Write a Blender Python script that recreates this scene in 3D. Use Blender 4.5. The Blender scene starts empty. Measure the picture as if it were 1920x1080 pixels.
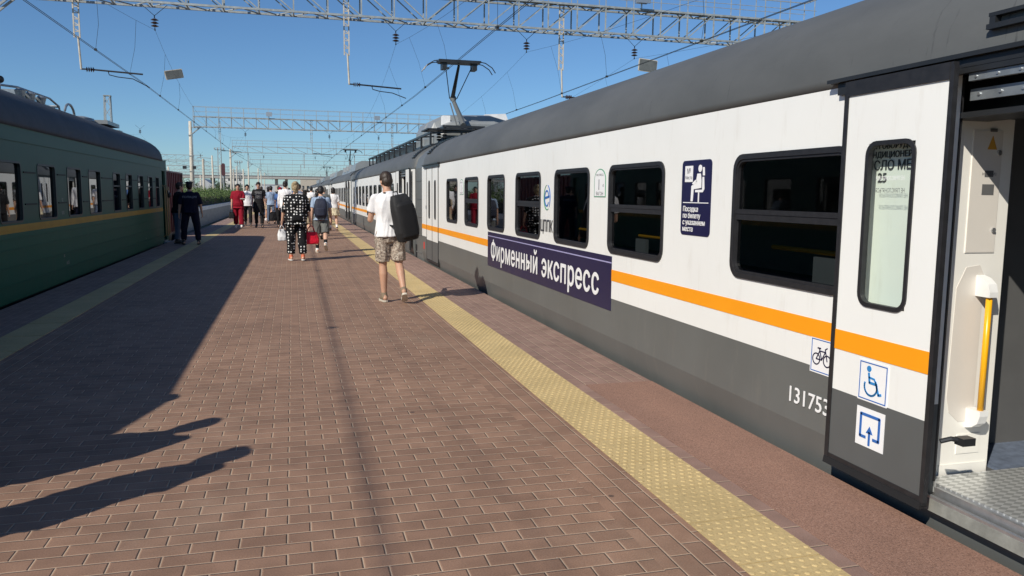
import bpy, math, random
from mathutils import Vector, Matrix, noise
random.seed(7)
R = math.radians
S = bpy.context.scene
COL = S.collection
# ---------------------------------------------------------------- camera
CAMPOS = Vector((0, 0, 1.55))
yaw, pitch, roll = R(15.516), R(6.777), 0.010
fw = Vector((math.sin(yaw)*math.cos(pitch), math.cos(yaw)*math.cos(pitch), -math.sin(pitch)))
rt = Vector((math.cos(yaw), -math.sin(yaw), 0)); up = rt.cross(fw)
c_, s_ = math.cos(roll), math.sin(roll)
rt, up = rt*c_ + up*s_, up*c_ - rt*s_
cam = bpy.data.cameras.new('camera'); camo = bpy.data.objects.new('camera', cam); COL.objects.link(camo)
M = Matrix.Identity(4)
for i in range(3):
    M[i][0], M[i][1], M[i][2], M[i][3] = rt[i], up[i], -fw[i], CAMPOS[i]
camo.matrix_world = M
cam.sensor_width = 36; cam.lens = 1480/1920*36; cam.clip_start = .05; cam.clip_end = 6000
S.camera = camo
# ---------------------------------------------------------------- light
SUN_AZ, SUN_EL = 39.0, 36.3
w = bpy.data.worlds.new("World"); S.world = w; w.use_nodes = True
nt = w.node_tree; bg = nt.nodes['Background']
sky = nt.nodes.new('ShaderNodeTexSky'); sky.sky_type = 'NISHITA'; sky.sun_disc = False
sky.sun_elevation = R(SUN_EL); sky.sun_rotation = R(231); sky.altitude = 0; sky.air_density = .9; sky.dust_density = .1; sky.ozone_density = 3.0
hs = nt.nodes.new('ShaderNodeMix'); hs.data_type = 'RGBA'; hs.blend_type = 'MULTIPLY'; hs.inputs[0].default_value = 1; hs.inputs[7].default_value = (.74, 1.0, 1.24, 1)
nt.links.new(sky.outputs[0], hs.inputs[6]); nt.links.new(hs.outputs[2], bg.inputs[0]); bg.inputs[1].default_value = 0.078
sl = bpy.data.lights.new('sun', 'SUN'); sl.energy = 4.9; sl.angle = R(.5); sl.color = (1, .94, .83)
so = bpy.data.objects.new('sun', sl); COL.objects.link(so); so.location = (-20, -20, 40)
sd = Vector((math.cos(R(SUN_AZ))*math.cos(R(SUN_EL)), math.sin(R(SUN_AZ))*math.cos(R(SUN_EL)), -math.sin(R(SUN_EL))))
so.rotation_euler = sd.to_track_quat('-Z', 'Y').to_euler()
S.view_settings.view_transform = 'Standard'; S.view_settings.look = 'None'; S.view_settings.exposure = 0.0; S.view_settings.gamma = 1
S.cycles.max_bounces = 8; S.cycles.transparent_max_bounces = 12
try: S.cycles.use_denoising = True
except Exception: pass

# ---------------------------------------------------------------- materials
def lin(c):
    return tuple((x/12.92 if x <= .04045 else ((x+.055)/1.055)**2.4) for x in c)
class NT:
    def __init__(s, name):
        s.m = bpy.data.materials.new(name); s.m.use_nodes = True; s.t = s.m.node_tree; s.b = s.t.nodes['Principled BSDF']; s.out = s.t.nodes['Material Output']
    def n(s, typ, **kw):
        x = s.t.nodes.new(typ)
        for k, v in kw.items():
            if k.startswith('i_'):
                k = k[2:]; x.inputs[int(k) if k.isdigit() else k.replace('_', ' ')].default_value = v
            else: setattr(x, k, v)
        return x
    def l(s, a, b): s.t.links.new(a, b)
    def pos(s, scale=(1,1,1), loc=(0,0,0), rot=(0,0,0), obj=False):
        if obj: g = s.n('ShaderNodeTexCoord').outputs['Object']
        else: g = s.n('ShaderNodeNewGeometry').outputs['Position']
        mp = s.n('ShaderNodeMapping'); mp.inputs['Scale'].default_value = scale; mp.inputs['Location'].default_value = loc; mp.inputs['Rotation'].default_value = rot
        s.l(g, mp.inputs[0]); return mp.outputs[0]
    def noise(s, vec, scale, detail=4, rough=.55):
        x = s.n('ShaderNodeTexNoise'); x.inputs['Scale'].default_value = scale; x.inputs['Detail'].default_value = detail; x.inputs['Roughness'].default_value = rough
        s.l(vec, x.inputs['Vector']); return x.outputs['Fac']
    def ramp(s, fac, stops):
        r = s.n('ShaderNodeValToRGB'); e = r.color_ramp.elements
        while len(e) < len(stops): e.new(.5)
        for q, (p, c) in zip(e, stops): q.position = p; q.color = (c[0], c[1], c[2], 1) if hasattr(c, '__len__') else (c, c, c, 1)
        s.l(fac, r.inputs[0]); return r.outputs[0]
    def mix(s, fac, a, b, typ='MIX'):
        x = s.n('ShaderNodeMix'); x.data_type = 'RGBA'; x.blend_type = typ; x.clamp_factor = True
        for v, i in ((fac, 0), (a, 6), (b, 7)):
            if hasattr(v, 'is_linked') or hasattr(v, 'links'): s.l(v, x.inputs[i])
            elif i == 0: x.inputs[0].default_value = v
            else: x.inputs[i].default_value = (*v, 1) if len(v) == 3 else v
        return x.outputs[2]
    def bump(s, h, strength=.3, dist=.01):
        b = s.n('ShaderNodeBump'); b.inputs['Strength'].default_value = strength; b.inputs['Distance'].default_value = dist
        s.l(h, b.inputs['Height']); s.l(b.outputs[0], s.b.inputs['Normal'])
    def math(s, op, a, b=None, c=None):
        x = s.n('ShaderNodeMath'); x.operation = op
        for i, v in enumerate((a, b, c)):
            if v is None: continue
            if hasattr(v, 'links'): s.l(v, x.inputs[i])
            else: x.inputs[i].default_value = v
        return x.outputs[0]
def P(name, col, rough=.5, metal=0, var=.12, vscale=3, bump=0, bscale=60, spec=.5, coat=0, grime=None):
    """a plain painted / cast / woven surface with mottled colour and optional fine relief"""
    k = NT(name); b = k.b
    b.inputs['Roughness'].default_value = rough; b.inputs['Metallic'].default_value = metal
    b.inputs['Specular IOR Level'].default_value = spec; b.inputs['Coat Weight'].default_value = coat
    p = k.pos()
    f = k.noise(p, vscale, 6, .6)
    lo = tuple(x*(1-var) for x in col); hi = tuple(min(1, x*(1+var)) for x in col)
    c = k.ramp(f, [(.3, lo), (.7, hi)])
    if grime:
        g = k.noise(k.pos(scale=(1, 1, .18)), 9, 6, .7); c = k.mix(k.ramp(g, [(.56, 0), (.75, grime[1])]), c, grime[0])
    k.l(c, b.inputs['Base Color'])
    rr = k.n('ShaderNodeMapRange'); rr.inputs['To Min'].default_value = max(0, rough-.06); rr.inputs['To Max'].default_value = min(1, rough+.06); k.l(f, rr.inputs[0]); k.l(rr.outputs[0], b.inputs['Roughness'])
    if bump: k.bump(k.noise(p, bscale, 3), bump, .004)
    return k.m

M_white = P('white_train_paint', (.80, .80, .77), .36, var=.035, vscale=.8, grime=((.60, .57, .51), .34), bump=.12, bscale=1.6)
M_skirt = P('grey_skirt_paint', (.125, .13, .125), .42, var=.10, vscale=1.1, grime=((.19, .18, .16), .35))
M_bluegrey = P('dark_bluegrey_paint', (.075, .085, .09), .42, var=.08, vscale=2)
M_orange = P('orange_stripe_paint', (.90, .33, .008), .4, var=.03)
M_navy = P('navy_vinyl', (.013, .012, .055), .35, var=.06)
M_white_vinyl = P('white_vinyl', (.82, .82, .82), .4, var=.02)
M_blue_vinyl = P('blue_vinyl', (.03, .13, .42), .4, var=.03)
M_green_vinyl = P('green_vinyl', (.10, .30, .18), .4, var=.03)
M_darktext = P('dark_grey_lettering', (.06, .06, .07), .5, var=.05)
M_rubber = P('black_rubber', (.018, .018, .02), .48, var=.25, vscale=20, bump=.1)
M_black = P('black_void_paint', (.008, .008, .009), .8, var=.2)
M_steel = P('galvanised_steel', (.30, .33, .35), .42, .6, var=.18, vscale=12)
M_alu = P('brushed_aluminium', (.52, .53, .54), .38, .8, var=.1, vscale=30)
M_cream = P('cream_panel', (.82, .80, .74), .4, var=.03)
M_creamside = P('warm_grey_panel', (.68, .64, .58), .45, var=.03)
M_yellow = P('yellow_handrail_paint', (.85, .42, .01), .3, var=.03)
M_interior = P('dark_interior_lining', (.10, .10, .10), .7, var=.1)
M_panel = P('grey_interior_panel', (.34, .35, .34), .6, var=.05)
M_floor = P('blue_grey_vinyl_floor', (.13, .16, .22), .45, var=.3, vscale=22)
M_red = P('red_plastic', (.65, .03, .02), .4)
M_gantry = P('weathered_gantry_paint', (.30, .33, .34), .6, .1, var=.25, vscale=6)
M_conc = P('pole_concrete', (.50, .46, .39), .85, var=.2, vscale=5, bump=.3)
M_wire = P('oxidised_copper_wire', (.045, .05, .05), .5, .5)
M_insul = P('brown_glazed_insulator', (.05, .03, .025), .25)
M_chimeconc = P('grey_platform_concrete', (.36, .35, .33), .85, var=.25, vscale=2.5, bump=.3)
M_blkmetal = P('black_metal', (.03, .032, .035), .4, .3, var=.2)
M_hump = P('grey_fibreglass_cover', (.22, .235, .24), .35, var=.08, vscale=2)

def mat_roof():
    k = NT('grey_roof_paint'); k.b.inputs['Roughness'].default_value = .55; k.b.inputs['Specular IOR Level'].default_value = .3
    f = k.noise(k.pos(scale=(1, .5, 1.2)), 1.3, 8, .65)
    c = k.ramp(f, [(.3, (.082, .086, .086)), (.55, (.102, .106, .106)), (.75, (.122, .125, .123))])
    g = k.noise(k.pos(scale=(2, 14, 1.2)), 2.0, 6, .7)
    c = k.mix(k.ramp(g, [(.62, 0), (.70, .6)]), c, (.04, .04, .042))
    k.l(c, k.b.inputs['Base Color']); k.bump(k.noise(k.pos(), 1.6, 3), .25, .02); return k.m
M_roof = mat_roof()

def mat_glass(name, tint, gl=.02, base=1.5):
    k = NT(name); t = k.t
    tr = k.n('ShaderNodeBsdfTransparent'); tr.inputs[0].default_value = (*tint, 1)
    g = k.n('ShaderNodeBsdfGlossy'); g.inputs['Roughness'].default_value = gl; g.inputs[0].default_value = (.9, .92, .95, 1)
    fr = k.n('ShaderNodeFresnel'); fr.inputs[0].default_value = base
    ge = k.n('ShaderNodeNewGeometry'); fac = k.math('MULTIPLY', fr.outputs[0], k.math('SUBTRACT', 1.0, ge.outputs['Backfacing']))
    mx = k.n('ShaderNodeMixShader'); k.l(fac, mx.inputs[0]); k.l(tr.outputs[0], mx.inputs[1]); k.l(g.outputs[0], mx.inputs[2])
    k.l(mx.outputs[0], k.out.inputs[0]); return k.m
M_glass = mat_glass('tinted_window_glass', (.27, .29, .30))
M_glass_clear = mat_glass('pale_green_glass', (.88, .94, .90), .05)
M_glass_coach = mat_glass('coach_window_glass', (.06, .07, .07), .012, 2.1)

def mat_brick(name, along_y=False, c1=(.275,.166,.112), c2=(.218,.130,.088), mortar=(.42,.32,.235), phase=(0,0), bumpy=.9):
    k = NT(name); k.b.inputs['Roughness'].default_value = .78
    g = k.n('ShaderNodeNewGeometry'); sep = k.n('ShaderNodeSeparateXYZ'); k.l(g.outputs['Position'], sep.inputs[0])
    # slight laying irregularity
    wob = k.noise(k.pos(), 2.2, 3); wob = k.math('MULTIPLY', k.math('SUBTRACT', wob, .5), .012)
    a = k.math('ADD', k.math('ADD', sep.outputs[1 if along_y else 0], phase[0]), wob)
    b = k.math('ADD', k.math('ADD', sep.outputs[0 if along_y else 1], phase[1]), wob)
    cb = k.n('ShaderNodeCombineXYZ'); k.l(a, cb.inputs[0]); k.l(b, cb.inputs[1])
    def brick(ms, sm, cc=True):
        br = k.n('ShaderNodeTexBrick'); br.offset = .5; br.offset_frequency = 2; br.squash = 1
        br.inputs['Scale'].default_value = 1; br.inputs['Mortar Size'].default_value = ms; br.inputs['Mortar Smooth'].default_value = sm
        br.inputs['Brick Width'].default_value = .205; br.inputs['Row Height'].default_value = .107
        br.inputs['Color1'].default_value = (*c1, 1); br.inputs['Color2'].default_value = (*c2, 1); br.inputs['Mortar'].default_value = (*mortar, 1); br.inputs['Bias'].default_value = -.1
        k.l(cb.outputs[0], br.inputs['Vector']); return br
    br = brick(.0032, .15)
    col = br.outputs['Color']
    rowc = k.n('ShaderNodeTexNoise'); rowc.inputs['Scale'].default_value = 5.5; rowc.inputs['Detail'].default_value = 1; k.l(cb.outputs[0], rowc.inputs['Vector'])
    col = k.mix(.45, col, k.ramp(rowc.outputs['Fac'], [(.35, (.40, .39, .38)), (.65, (.60, .60, .60))]), 'OVERLAY')
    sand = k.noise(k.pos(loc=(7, 2, 0)), .55, 7, .7); col = k.mix(k.ramp(sand, [(.56, 0), (.78, .35)]), col, (.36, .29, .22))
    big = k.noise(k.pos(), .9, 5, .6); col = k.mix(.55, col, k.ramp(big, [(.3, (.40, .38, .37)), (.7, (.62, .60, .58))]), 'OVERLAY')
    fine = k.noise(k.pos(), 140, 2, .7); col = k.mix(.35, col, k.ramp(fine, [(.35, (.30,.30,.30)), (.7, (.68,.68,.68))]), 'OVERLAY')
    # dried gum and drip spots
    vo = k.n('ShaderNodeTexVoronoi'); vo.inputs['Scale'].default_value = 1.7; k.l(k.pos(), vo.inputs['Vector'])
    sp = k.ramp(vo.outputs['Distance'], [(.028, .75), (.036, 0)]); col = k.mix(sp, col, (.05, .035, .03))
    vo2 = k.n('ShaderNodeTexVoronoi'); vo2.inputs['Scale'].default_value = 11; k.l(k.pos(), vo2.inputs['Vector'])
    col = k.mix(k.ramp(vo2.outputs['Distance'], [(.03, .6), (.045, 0)]), col, (.40, .34, .30))
    k.l(col, k.b.inputs['Base Color'])
    bb = brick(.009, 1.0); h = k.math('SUBTRACT', 1.0, bb.outputs['Fac'])
    h = k.math('ADD', h, k.math('MULTIPLY', fine, .12))
    k.bump(h, bumpy, .006); return k.m
M_brick = mat_brick('running_bond_pavers', phase=(.053, .047))
M_brick_long = mat_brick('lengthwise_pavers', True, phase=(.02, -.0395+.0015))
M_brick_long_r = mat_brick('lengthwise_edge_pavers', True, phase=(.09, -.045), c1=(.275,.178,.145), c2=(.23,.147,.12))
def mat_asph():
    k = NT('red_resin_asphalt'); k.b.inputs['Roughness'].default_value = .85
    a = k.noise(k.pos(), 130, 3, .8); b = k.noise(k.pos(scale=(1, .6, 1)), 1.1, 6, .6)
    c = k.ramp(a, [(.30, (.12, .07, .052)), (.5, (.31, .175, .125)), (.62, (.36, .21, .155)), (.74, (.52, .41, .34))])
    c = k.mix(.5, c, k.ramp(b, [(.35, (.34,.33,.33)), (.65, (.60,.58,.56))]), 'OVERLAY')
    vo = k.n('ShaderNodeTexVoronoi'); vo.inputs['Scale'].default_value = 1.9; k.l(k.pos(loc=(.3,.1,0)), vo.inputs['Vector'])
    c = k.mix(k.ramp(vo.outputs['Distance'], [(.03, .8), (.045, 0)]), c, (.05, .028, .022))
    k.l(c, k.b.inputs['Base Color']); k.bump(a, .7, .004); return k.m
M_asph = mat_asph()
def mat_tact():
    k = NT('yellow_tactile_concrete'); k.b.inputs['Roughness'].default_value = .8
    a = k.noise(k.pos(), 60, 4, .75); b = k.noise(k.pos(), 1.6, 6, .6)
    c = k.ramp(b, [(.3, (.43, .325, .155)), (.7, (.54, .41, .20))])
    c = k.mix(.5, c, k.ramp(a, [(.3, (.32,.32,.33)), (.7, (.66,.65,.62))]), 'OVERLAY')
    d = k.noise(k.pos(loc=(3,1,0)), 17, 6, .8); c = k.mix(k.ramp(d, [(.60, 0), (.68, .8)]), c, (.20, .15, .08))
    k.l(c, k.b.inputs['Base Color']); k.bump(a, .5, .004); return k.m
M_tact = mat_tact()
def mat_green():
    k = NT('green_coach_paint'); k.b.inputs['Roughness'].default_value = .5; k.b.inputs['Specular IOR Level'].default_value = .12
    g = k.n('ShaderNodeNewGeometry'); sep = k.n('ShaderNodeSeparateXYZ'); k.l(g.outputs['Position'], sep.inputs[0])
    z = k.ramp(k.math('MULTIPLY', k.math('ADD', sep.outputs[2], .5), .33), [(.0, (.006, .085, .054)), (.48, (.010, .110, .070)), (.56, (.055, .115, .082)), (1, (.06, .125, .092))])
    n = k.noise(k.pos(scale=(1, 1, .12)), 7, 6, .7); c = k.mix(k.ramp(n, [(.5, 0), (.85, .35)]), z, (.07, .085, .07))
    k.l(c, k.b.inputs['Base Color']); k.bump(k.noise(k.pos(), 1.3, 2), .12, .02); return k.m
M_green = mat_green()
M_coachroof = P('dark_coach_roof', (.060, .066, .078), .7, spec=.2, var=.2, vscale=2, grime=((.15,.15,.16), .3), bump=.2, bscale=8)
M_coachyellow = P('ochre_stripe_paint', (.42, .26, .04), .55, spec=.2, var=.12)
M_maroon = P('maroon_wagon_paint', (.16, .022, .022), .5, var=.2)

# ---------------------------------------------------------------- mesh helpers
def tag(o, label=None, cat=None, group=None, kind=None):
    if label: o['label'] = label
    if cat: o['category'] = cat
    if group: o['group'] = group
    if kind: o['kind'] = kind
    return o
def empty(name, loc, label=None, cat=None, group=None, rz=0):
    o = bpy.data.objects.new(name, None); COL.objects.link(o); o.location = loc; o.rotation_euler = (0, 0, rz); o.empty_display_size = .1
    return tag(o, label, cat, group)
def wloc(p):
    v = Vector((0, 0, 0))
    while p is not None: v = v + p.location; p = p.parent
    return v
class MB:
    def __init__(s): s.v = []; s.f = []; s.mi = []; s.cur = 0
    def add(s, vs, fs):
        n = len(s.v); s.v += [tuple(v) for v in vs]; s.f += [tuple(i+n for i in f) for f in fs]; s.mi += [s.cur]*len(fs); return s
    def box(s, x0, x1, y0, y1, z0, z1):
        return s.add([(x0,y0,z0),(x1,y0,z0),(x1,y1,z0),(x0,y1,z0),(x0,y0,z1),(x1,y0,z1),(x1,y1,z1),(x0,y1,z1)],
                     [(0,3,2,1),(4,5,6,7),(0,1,5,4),(1,2,6,5),(2,3,7,6),(3,0,4,7)])
    def bar(s, p, q, w, h=None, ref=(0,0,1)):
        p, q = Vector(p), Vector(q); d = (q-p)
        if d.length < 1e-6: return s
        d.normalize(); r = Vector(ref)
        if abs(d.dot(r)) > .98: r = Vector((0,1,0))
        a = d.cross(r).normalized(); b = a.cross(d); h = h or w
        a = a*w/2; b = b*h/2
        return s.add([p-a-b, p+a-b, p+a+b, p-a+b, q-a-b, q+a-b, q+a+b, q-a+b], [(0,3,2,1),(4,5,6,7),(0,1,5,4),(1,2,6,5),(2,3,7,6),(3,0,4,7)])
    def rings(s, rings, closed=True, cap=True):
        n = len(rings[0]); base = len(s.v); vs = [v for r in rings for v in r]; fs = []
        for i in range(len(rings)-1):
            for j in range(n if closed else n-1):
                k = (j+1) % n; fs.append((i*n+j, i*n+k, (i+1)*n+k, (i+1)*n+j))
        if cap: fs.append(tuple(range(n-1, -1, -1))); fs.append(tuple((len(rings)-1)*n+j for j in range(n)))
        return s.add(vs, fs)
    def tube(s, pts, r, n=8, cap=True):
        pts = [Vector(p) for p in pts]; rs = r if hasattr(r, '__len__') else [r]*len(pts); out = []
        for i, p in enumerate(pts):
            d = (pts[min(i+1, len(pts)-1)]-pts[max(i-1, 0)]).normalized(); ref = Vector((0,0,1)) if abs(d.z) < .95 else Vector((0,1,0))
            a = d.cross(ref).normalized(); b = a.cross(d)
            out.append([p + (a*math.cos(2*math.pi*j/n) + b*math.sin(2*math.pi*j/n))*rs[i] for j in range(n)])
        return s.rings(out, cap=cap)
    def capsule(s, p, q, r1, r2, n=12, sq=1.0, side=None, e1=True, e2=True):
        """tapered limb; sq squashes across the second axis; round ends unless e1/e2 are off"""
        p, q = Vector(p), Vector(q); d = q-p; L = d.length; d.normalize()
        ref = Vector(side) if side else (Vector((0,1,0)) if abs(d.y) < .9 else Vector((0,0,1)))
        a = (ref - d*ref.dot(d)).normalized(); b = d.cross(a)
        st = []
        if e1: st += [(-r1*.95, r1*.3), (-r1*.75, r1*.66), (-r1*.4, r1*.92)]
        st += [(0, r1), (L*.33, r1*.67+r2*.33), (L*.66, r1*.33+r2*.67), (L, r2)]
        if e2: st += [(L+r2*.4, r2*.92), (L+r2*.75, r2*.66), (L+r2*.95, r2*.3)]
        return s.rings([[p + d*t + (a*math.cos(2*math.pi*j/n)*sq + b*math.sin(2*math.pi*j/n))*r for j in range(n)] for t, r in st])
    def ellip(s, c, rx, ry, rz, M=None, n=14, m=9):
        c = Vector(c); out = []
        for i in range(1, m):
            t = math.pi*i/m; ring = []
            for j in range(n):
                v = Vector((rx*math.sin(t)*math.cos(2*math.pi*j/n), ry*math.sin(t)*math.sin(2*math.pi*j/n), rz*math.cos(t)))
                if M is not None: v = M @ v
                ring.append(c+v)
            out.append(ring)
        return s.rings(out[::-1])
    def sections(s, secs, n=20, pw=2.0):
        """stack of (x,y,z,rx,ry) superellipse rings"""
        out = []
        for (x, y, z, rx, ry) in secs:
            ring = []
            for j in range(n):
                t = 2*math.pi*j/n; cx, sx = math.cos(t), math.sin(t)
                ring.append((x+rx*math.copysign(abs(cx)**(2/pw), cx), y+ry*math.copysign(abs(sx)**(2/pw), sx), z))
            out.append(ring)
        return s.rings(out)
    def prism(s, poly, x0, x1, ax='x'):
        """polygon of (a,b) swept x0..x1; ax x: (y,z), y: (x,z), z: (x,y)"""
        f = {'x': lambda a, b, t: (t, a, b), 'y': lambda a, b, t: (a, t, b), 'z': lambda a, b, t: (a, b, t)}[ax]
        return s.rings([[f(a, b, x0) for a, b in poly], [f(a, b, x1) for a, b in poly]])
    def frame(s, inner, outer, x0, x1):
        """ring between two rounded outlines in the y-z plane, thickness x0..x1"""
        n = len(inner); vs = []
        for x in (x0, x1):
            vs += [(x, a, b) for a, b in outer]; vs += [(x, a, b) for a, b in inner]
        fs = []
        for j in range(n):
            k = (j+1) % n
            fs += [(j, k, n+k, n+j), (2*n+j, 3*n+j, 3*n+k, 2*n+k), (j, 2*n+j, 2*n+k, k), (n+j, n+k, 3*n+k, 3*n+j)]
        return s.add(vs, fs)
    def build(s, name, mat, parent=None, smooth=False, local=False, kind=None):
        me = bpy.data.meshes.new(name)
        off = wloc(parent) if (parent is not None and not local) else Vector((0,0,0))
        me.from_pydata([tuple(Vector(v)-off) for v in s.v], [], s.f); me.update()
        mats = mat if isinstance(mat, (list, tuple)) else [mat]
        for m in mats: me.materials.append(m)
        if len(mats) > 1: me.polygons.foreach_set('material_index', s.mi)
        if smooth: me.polygons.foreach_set('use_smooth', [True]*len(me.polygons))
        o = bpy.data.objects.new(name, me); COL.objects.link(o); o.parent = parent
        if kind: o['kind'] = kind
        fixn(me)
        return o
import bmesh
def fixn(me):
    if len(me.polygons) < 4: return
    bm = bmesh.new(); bm.from_mesh(me); bmesh.ops.recalc_face_normals(bm, faces=bm.faces); bm.to_mesh(me); bm.free()
def rrect(y0, y1, z0, z1, r, n=5):
    out = []
    for cy, cz, a0 in ((y1-r, z1-r, 0), (y0+r, z1-r, 90), (y0+r, z0+r, 180), (y1-r, z0+r, 270)):
        for i in range(n+1):
            a = R(a0+90*i/n); out.append((cy+r*math.cos(a), cz+r*math.sin(a)))
    return out
TS = bpy.data.scenes.new('scratch')
def tdg():
    with bpy.context.temp_override(scene=TS, view_layer=TS.view_layers[0]):
        d = bpy.context.evaluated_depsgraph_get(); d.update(); return d
def remeshed(mb, name, mat, parent, voxel, smooth=4, wr=0, seed=0, wscale=6, local=True, wdir=(1,1,.35)):
    me = bpy.data.meshes.new(name+'_src'); me.from_pydata(mb.v, [], mb.f); me.update(); fixn(me)
    o = bpy.data.objects.new(name+'_src', me); TS.collection.objects.link(o)
    r = o.modifiers.new('r', 'REMESH'); r.mode = 'VOXEL'; r.voxel_size = voxel; r.use_smooth_shade = True
    if smooth: m = o.modifiers.new('s', 'SMOOTH'); m.factor = .5; m.iterations = smooth
    TDG = tdg()
    nm = bpy.data.meshes.new_from_object(o.evaluated_get(TDG))
    bpy.data.objects.remove(o); bpy.data.meshes.remove(me); nm.name = name
    if wr:
        nv = len(nm.vertices); co = [0.0]*nv*3; no = [0.0]*nv*3
        nm.vertices.foreach_get('co', co); nm.vertices.foreach_get('normal', no)
        for i in range(0, nv*3, 3):
            q = Vector((co[i]*wdir[0], co[i+1]*wdir[1], co[i+2]*wdir[2]))*wscale + Vector((seed*3.1, seed, 0))
            a = (1-abs(noise.noise(q + Vector((noise.noise(q*.7)*1.5, 0, 0))))*3.0)*wr
            co[i] += no[i]*a; co[i+1] += no[i+1]*a; co[i+2] += no[i+2]*a
        nm.vertices.foreach_set('co', co); nm.update()
    nm.materials.clear(); nm.materials.append(mat)
    nm.polygons.foreach_set('use_smooth', [True]*len(nm.polygons))
    n = bpy.data.objects.new(name, nm); COL.objects.link(n); n.parent = parent
    return n
from mathutils.geometry import tessellate_polygon
def inside(pt, poly):
    c = False; n = len(poly); x, y = pt
    for i in range(n):
        x1, y1 = poly[i]; x2, y2 = poly[(i+1) % n]
        if (y1 > y) != (y2 > y) and x < (x2-x1)*(y-y1)/(y2-y1)+x1: c = not c
    return c
def text(body, size, mat, org, parent, name='lettering', xs=1.0, bold=0, align='CENTER', xd=(0,-1,0), yd=(0,0,1), space=1.0, fat=0):
    """letters as flat cut vinyl: every glyph outline is filled on its own, so crossing outlines never cancel"""
    cu = bpy.data.curves.new('t', 'FONT'); cu.body = body; cu.size = size; cu.align_x = align; cu.offset = bold; cu.space_character = space; cu.resolution_u = 3; cu.fill_mode = 'NONE'
    to = bpy.data.objects.new('t', cu); TS.collection.objects.link(to)
    me = bpy.data.meshes.new_from_object(to.evaluated_get(tdg())); bpy.data.objects.remove(to); bpy.data.curves.remove(cu)
    loops = []; cur = [0]
    for ed in me.edges:
        a, b_ = sorted(ed.vertices)
        if b_ == a+1 and cur and cur[-1] == a: cur.append(b_)
        elif cur and a == cur[0] and b_ == cur[-1]: loops.append(cur); cur = [b_+1]
    loops = [[(me.vertices[i].co.x, me.vertices[i].co.y) for i in L] for L in loops if len(L) > 2]
    bpy.data.meshes.remove(me)
    area = [sum(P_[k][0]*P_[(k+1) % len(P_)][1]-P_[(k+1) % len(P_)][0]*P_[k][1] for k in range(len(P_)))/2 for P_ in loops]
    holes = {}; outers = []
    for i, L in enumerate(loops):
        c = [j for j in range(len(loops)) if j != i and abs(area[j]) > abs(area[i]) and area[i]*area[j] < 0 and all(inside(q, loops[j]) for q in L[::2])]
        if c: holes.setdefault(min(c, key=lambda j: abs(area[j])), []).append(L)
        else: outers.append(i)
    X, Y = Vector(xd), Vector(yd); Z = X.cross(Y); off = wloc(parent) if parent else Vector((0,0,0)); mb = MB()
    for n_, i in enumerate(outers):
        polys = [loops[i]]+holes.get(i, []); flat = [q for P_ in polys for q in P_]
        tri = tessellate_polygon([[Vector((q[0], q[1], 0)) for q in P_] for P_ in polys])
        for m_, sh_ in enumerate(((0, 0),) if not fat else ((0, 0), (-fat, 0), (fat, 0), (0, fat*.5), (0, -fat*.5))):
            mb.add([Vector(org)+X*(q[0]*xs+sh_[0])+Y*(q[1]+sh_[1])+Z*(.0003*(n_ % 3)+.0009*m_) for q in flat], tri)
    return mb.build(name, mat, parent)
def copy_tree(o, parent=None):
    c = o.copy(); COL.objects.link(c); c.parent = parent
    for ch in list(o.children): copy_tree(ch, c)
    return c
def holes_wall(mb, x0, x1, y0, y1, z0, z1, holes):
    ys = sorted({y0, y1, *[max(y0, h[0]) for h in holes if h[0] < y1 and h[1] > y0], *[min(y1, h[1]) for h in holes if h[0] < y1 and h[1] > y0]})
    for a, b in zip(ys, ys[1:]):
        m = (a+b)/2; zs = sorted([(max(h[2], z0), min(h[3], z1)) for h in holes if h[0] < m < h[1] and h[2] < z1 and h[3] > z0]); z = z0
        for p, q in zs:
            if p > z: mb.box(x0, x1, a, b, z, p)
            z = max(z, q)
        if z < z1: mb.box(x0, x1, a, b, z, z1)
    return mb
#PART2
# ================================================================= setting
ZR = -1.1                                              # rail head
def struct(mb, name, mat, smooth=False): return mb.build(name, mat, None, smooth, kind='structure')
k = NT('ballast_and_soil'); k.b.inputs['Roughness'].default_value = .95
a_ = k.noise(k.pos(), 14, 5, .8); b_ = k.noise(k.pos(), .05, 4)
c_g = k.mix(k.ramp(b_, [(.42, 0), (.6, 1)]), k.ramp(a_, [(.3, (.05,.045,.04)), (.7, (.20,.18,.155))]), k.ramp(a_, [(.3, (.06,.075,.03)), (.7, (.14,.14,.07))]))
k.l(c_g, k.b.inputs['Base Color']); k.bump(a_, .8, .03); M_ground = k.m
g = MB(); g.add([(-1500,-60,-1.35),(1500,-60,-1.35),(1500,3000,-1.35),(-1500,3000,-1.35)], [(0,1,2,3)]); struct(g, 'ground', M_ground)
YA, YB = -14.0, 330.0
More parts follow.
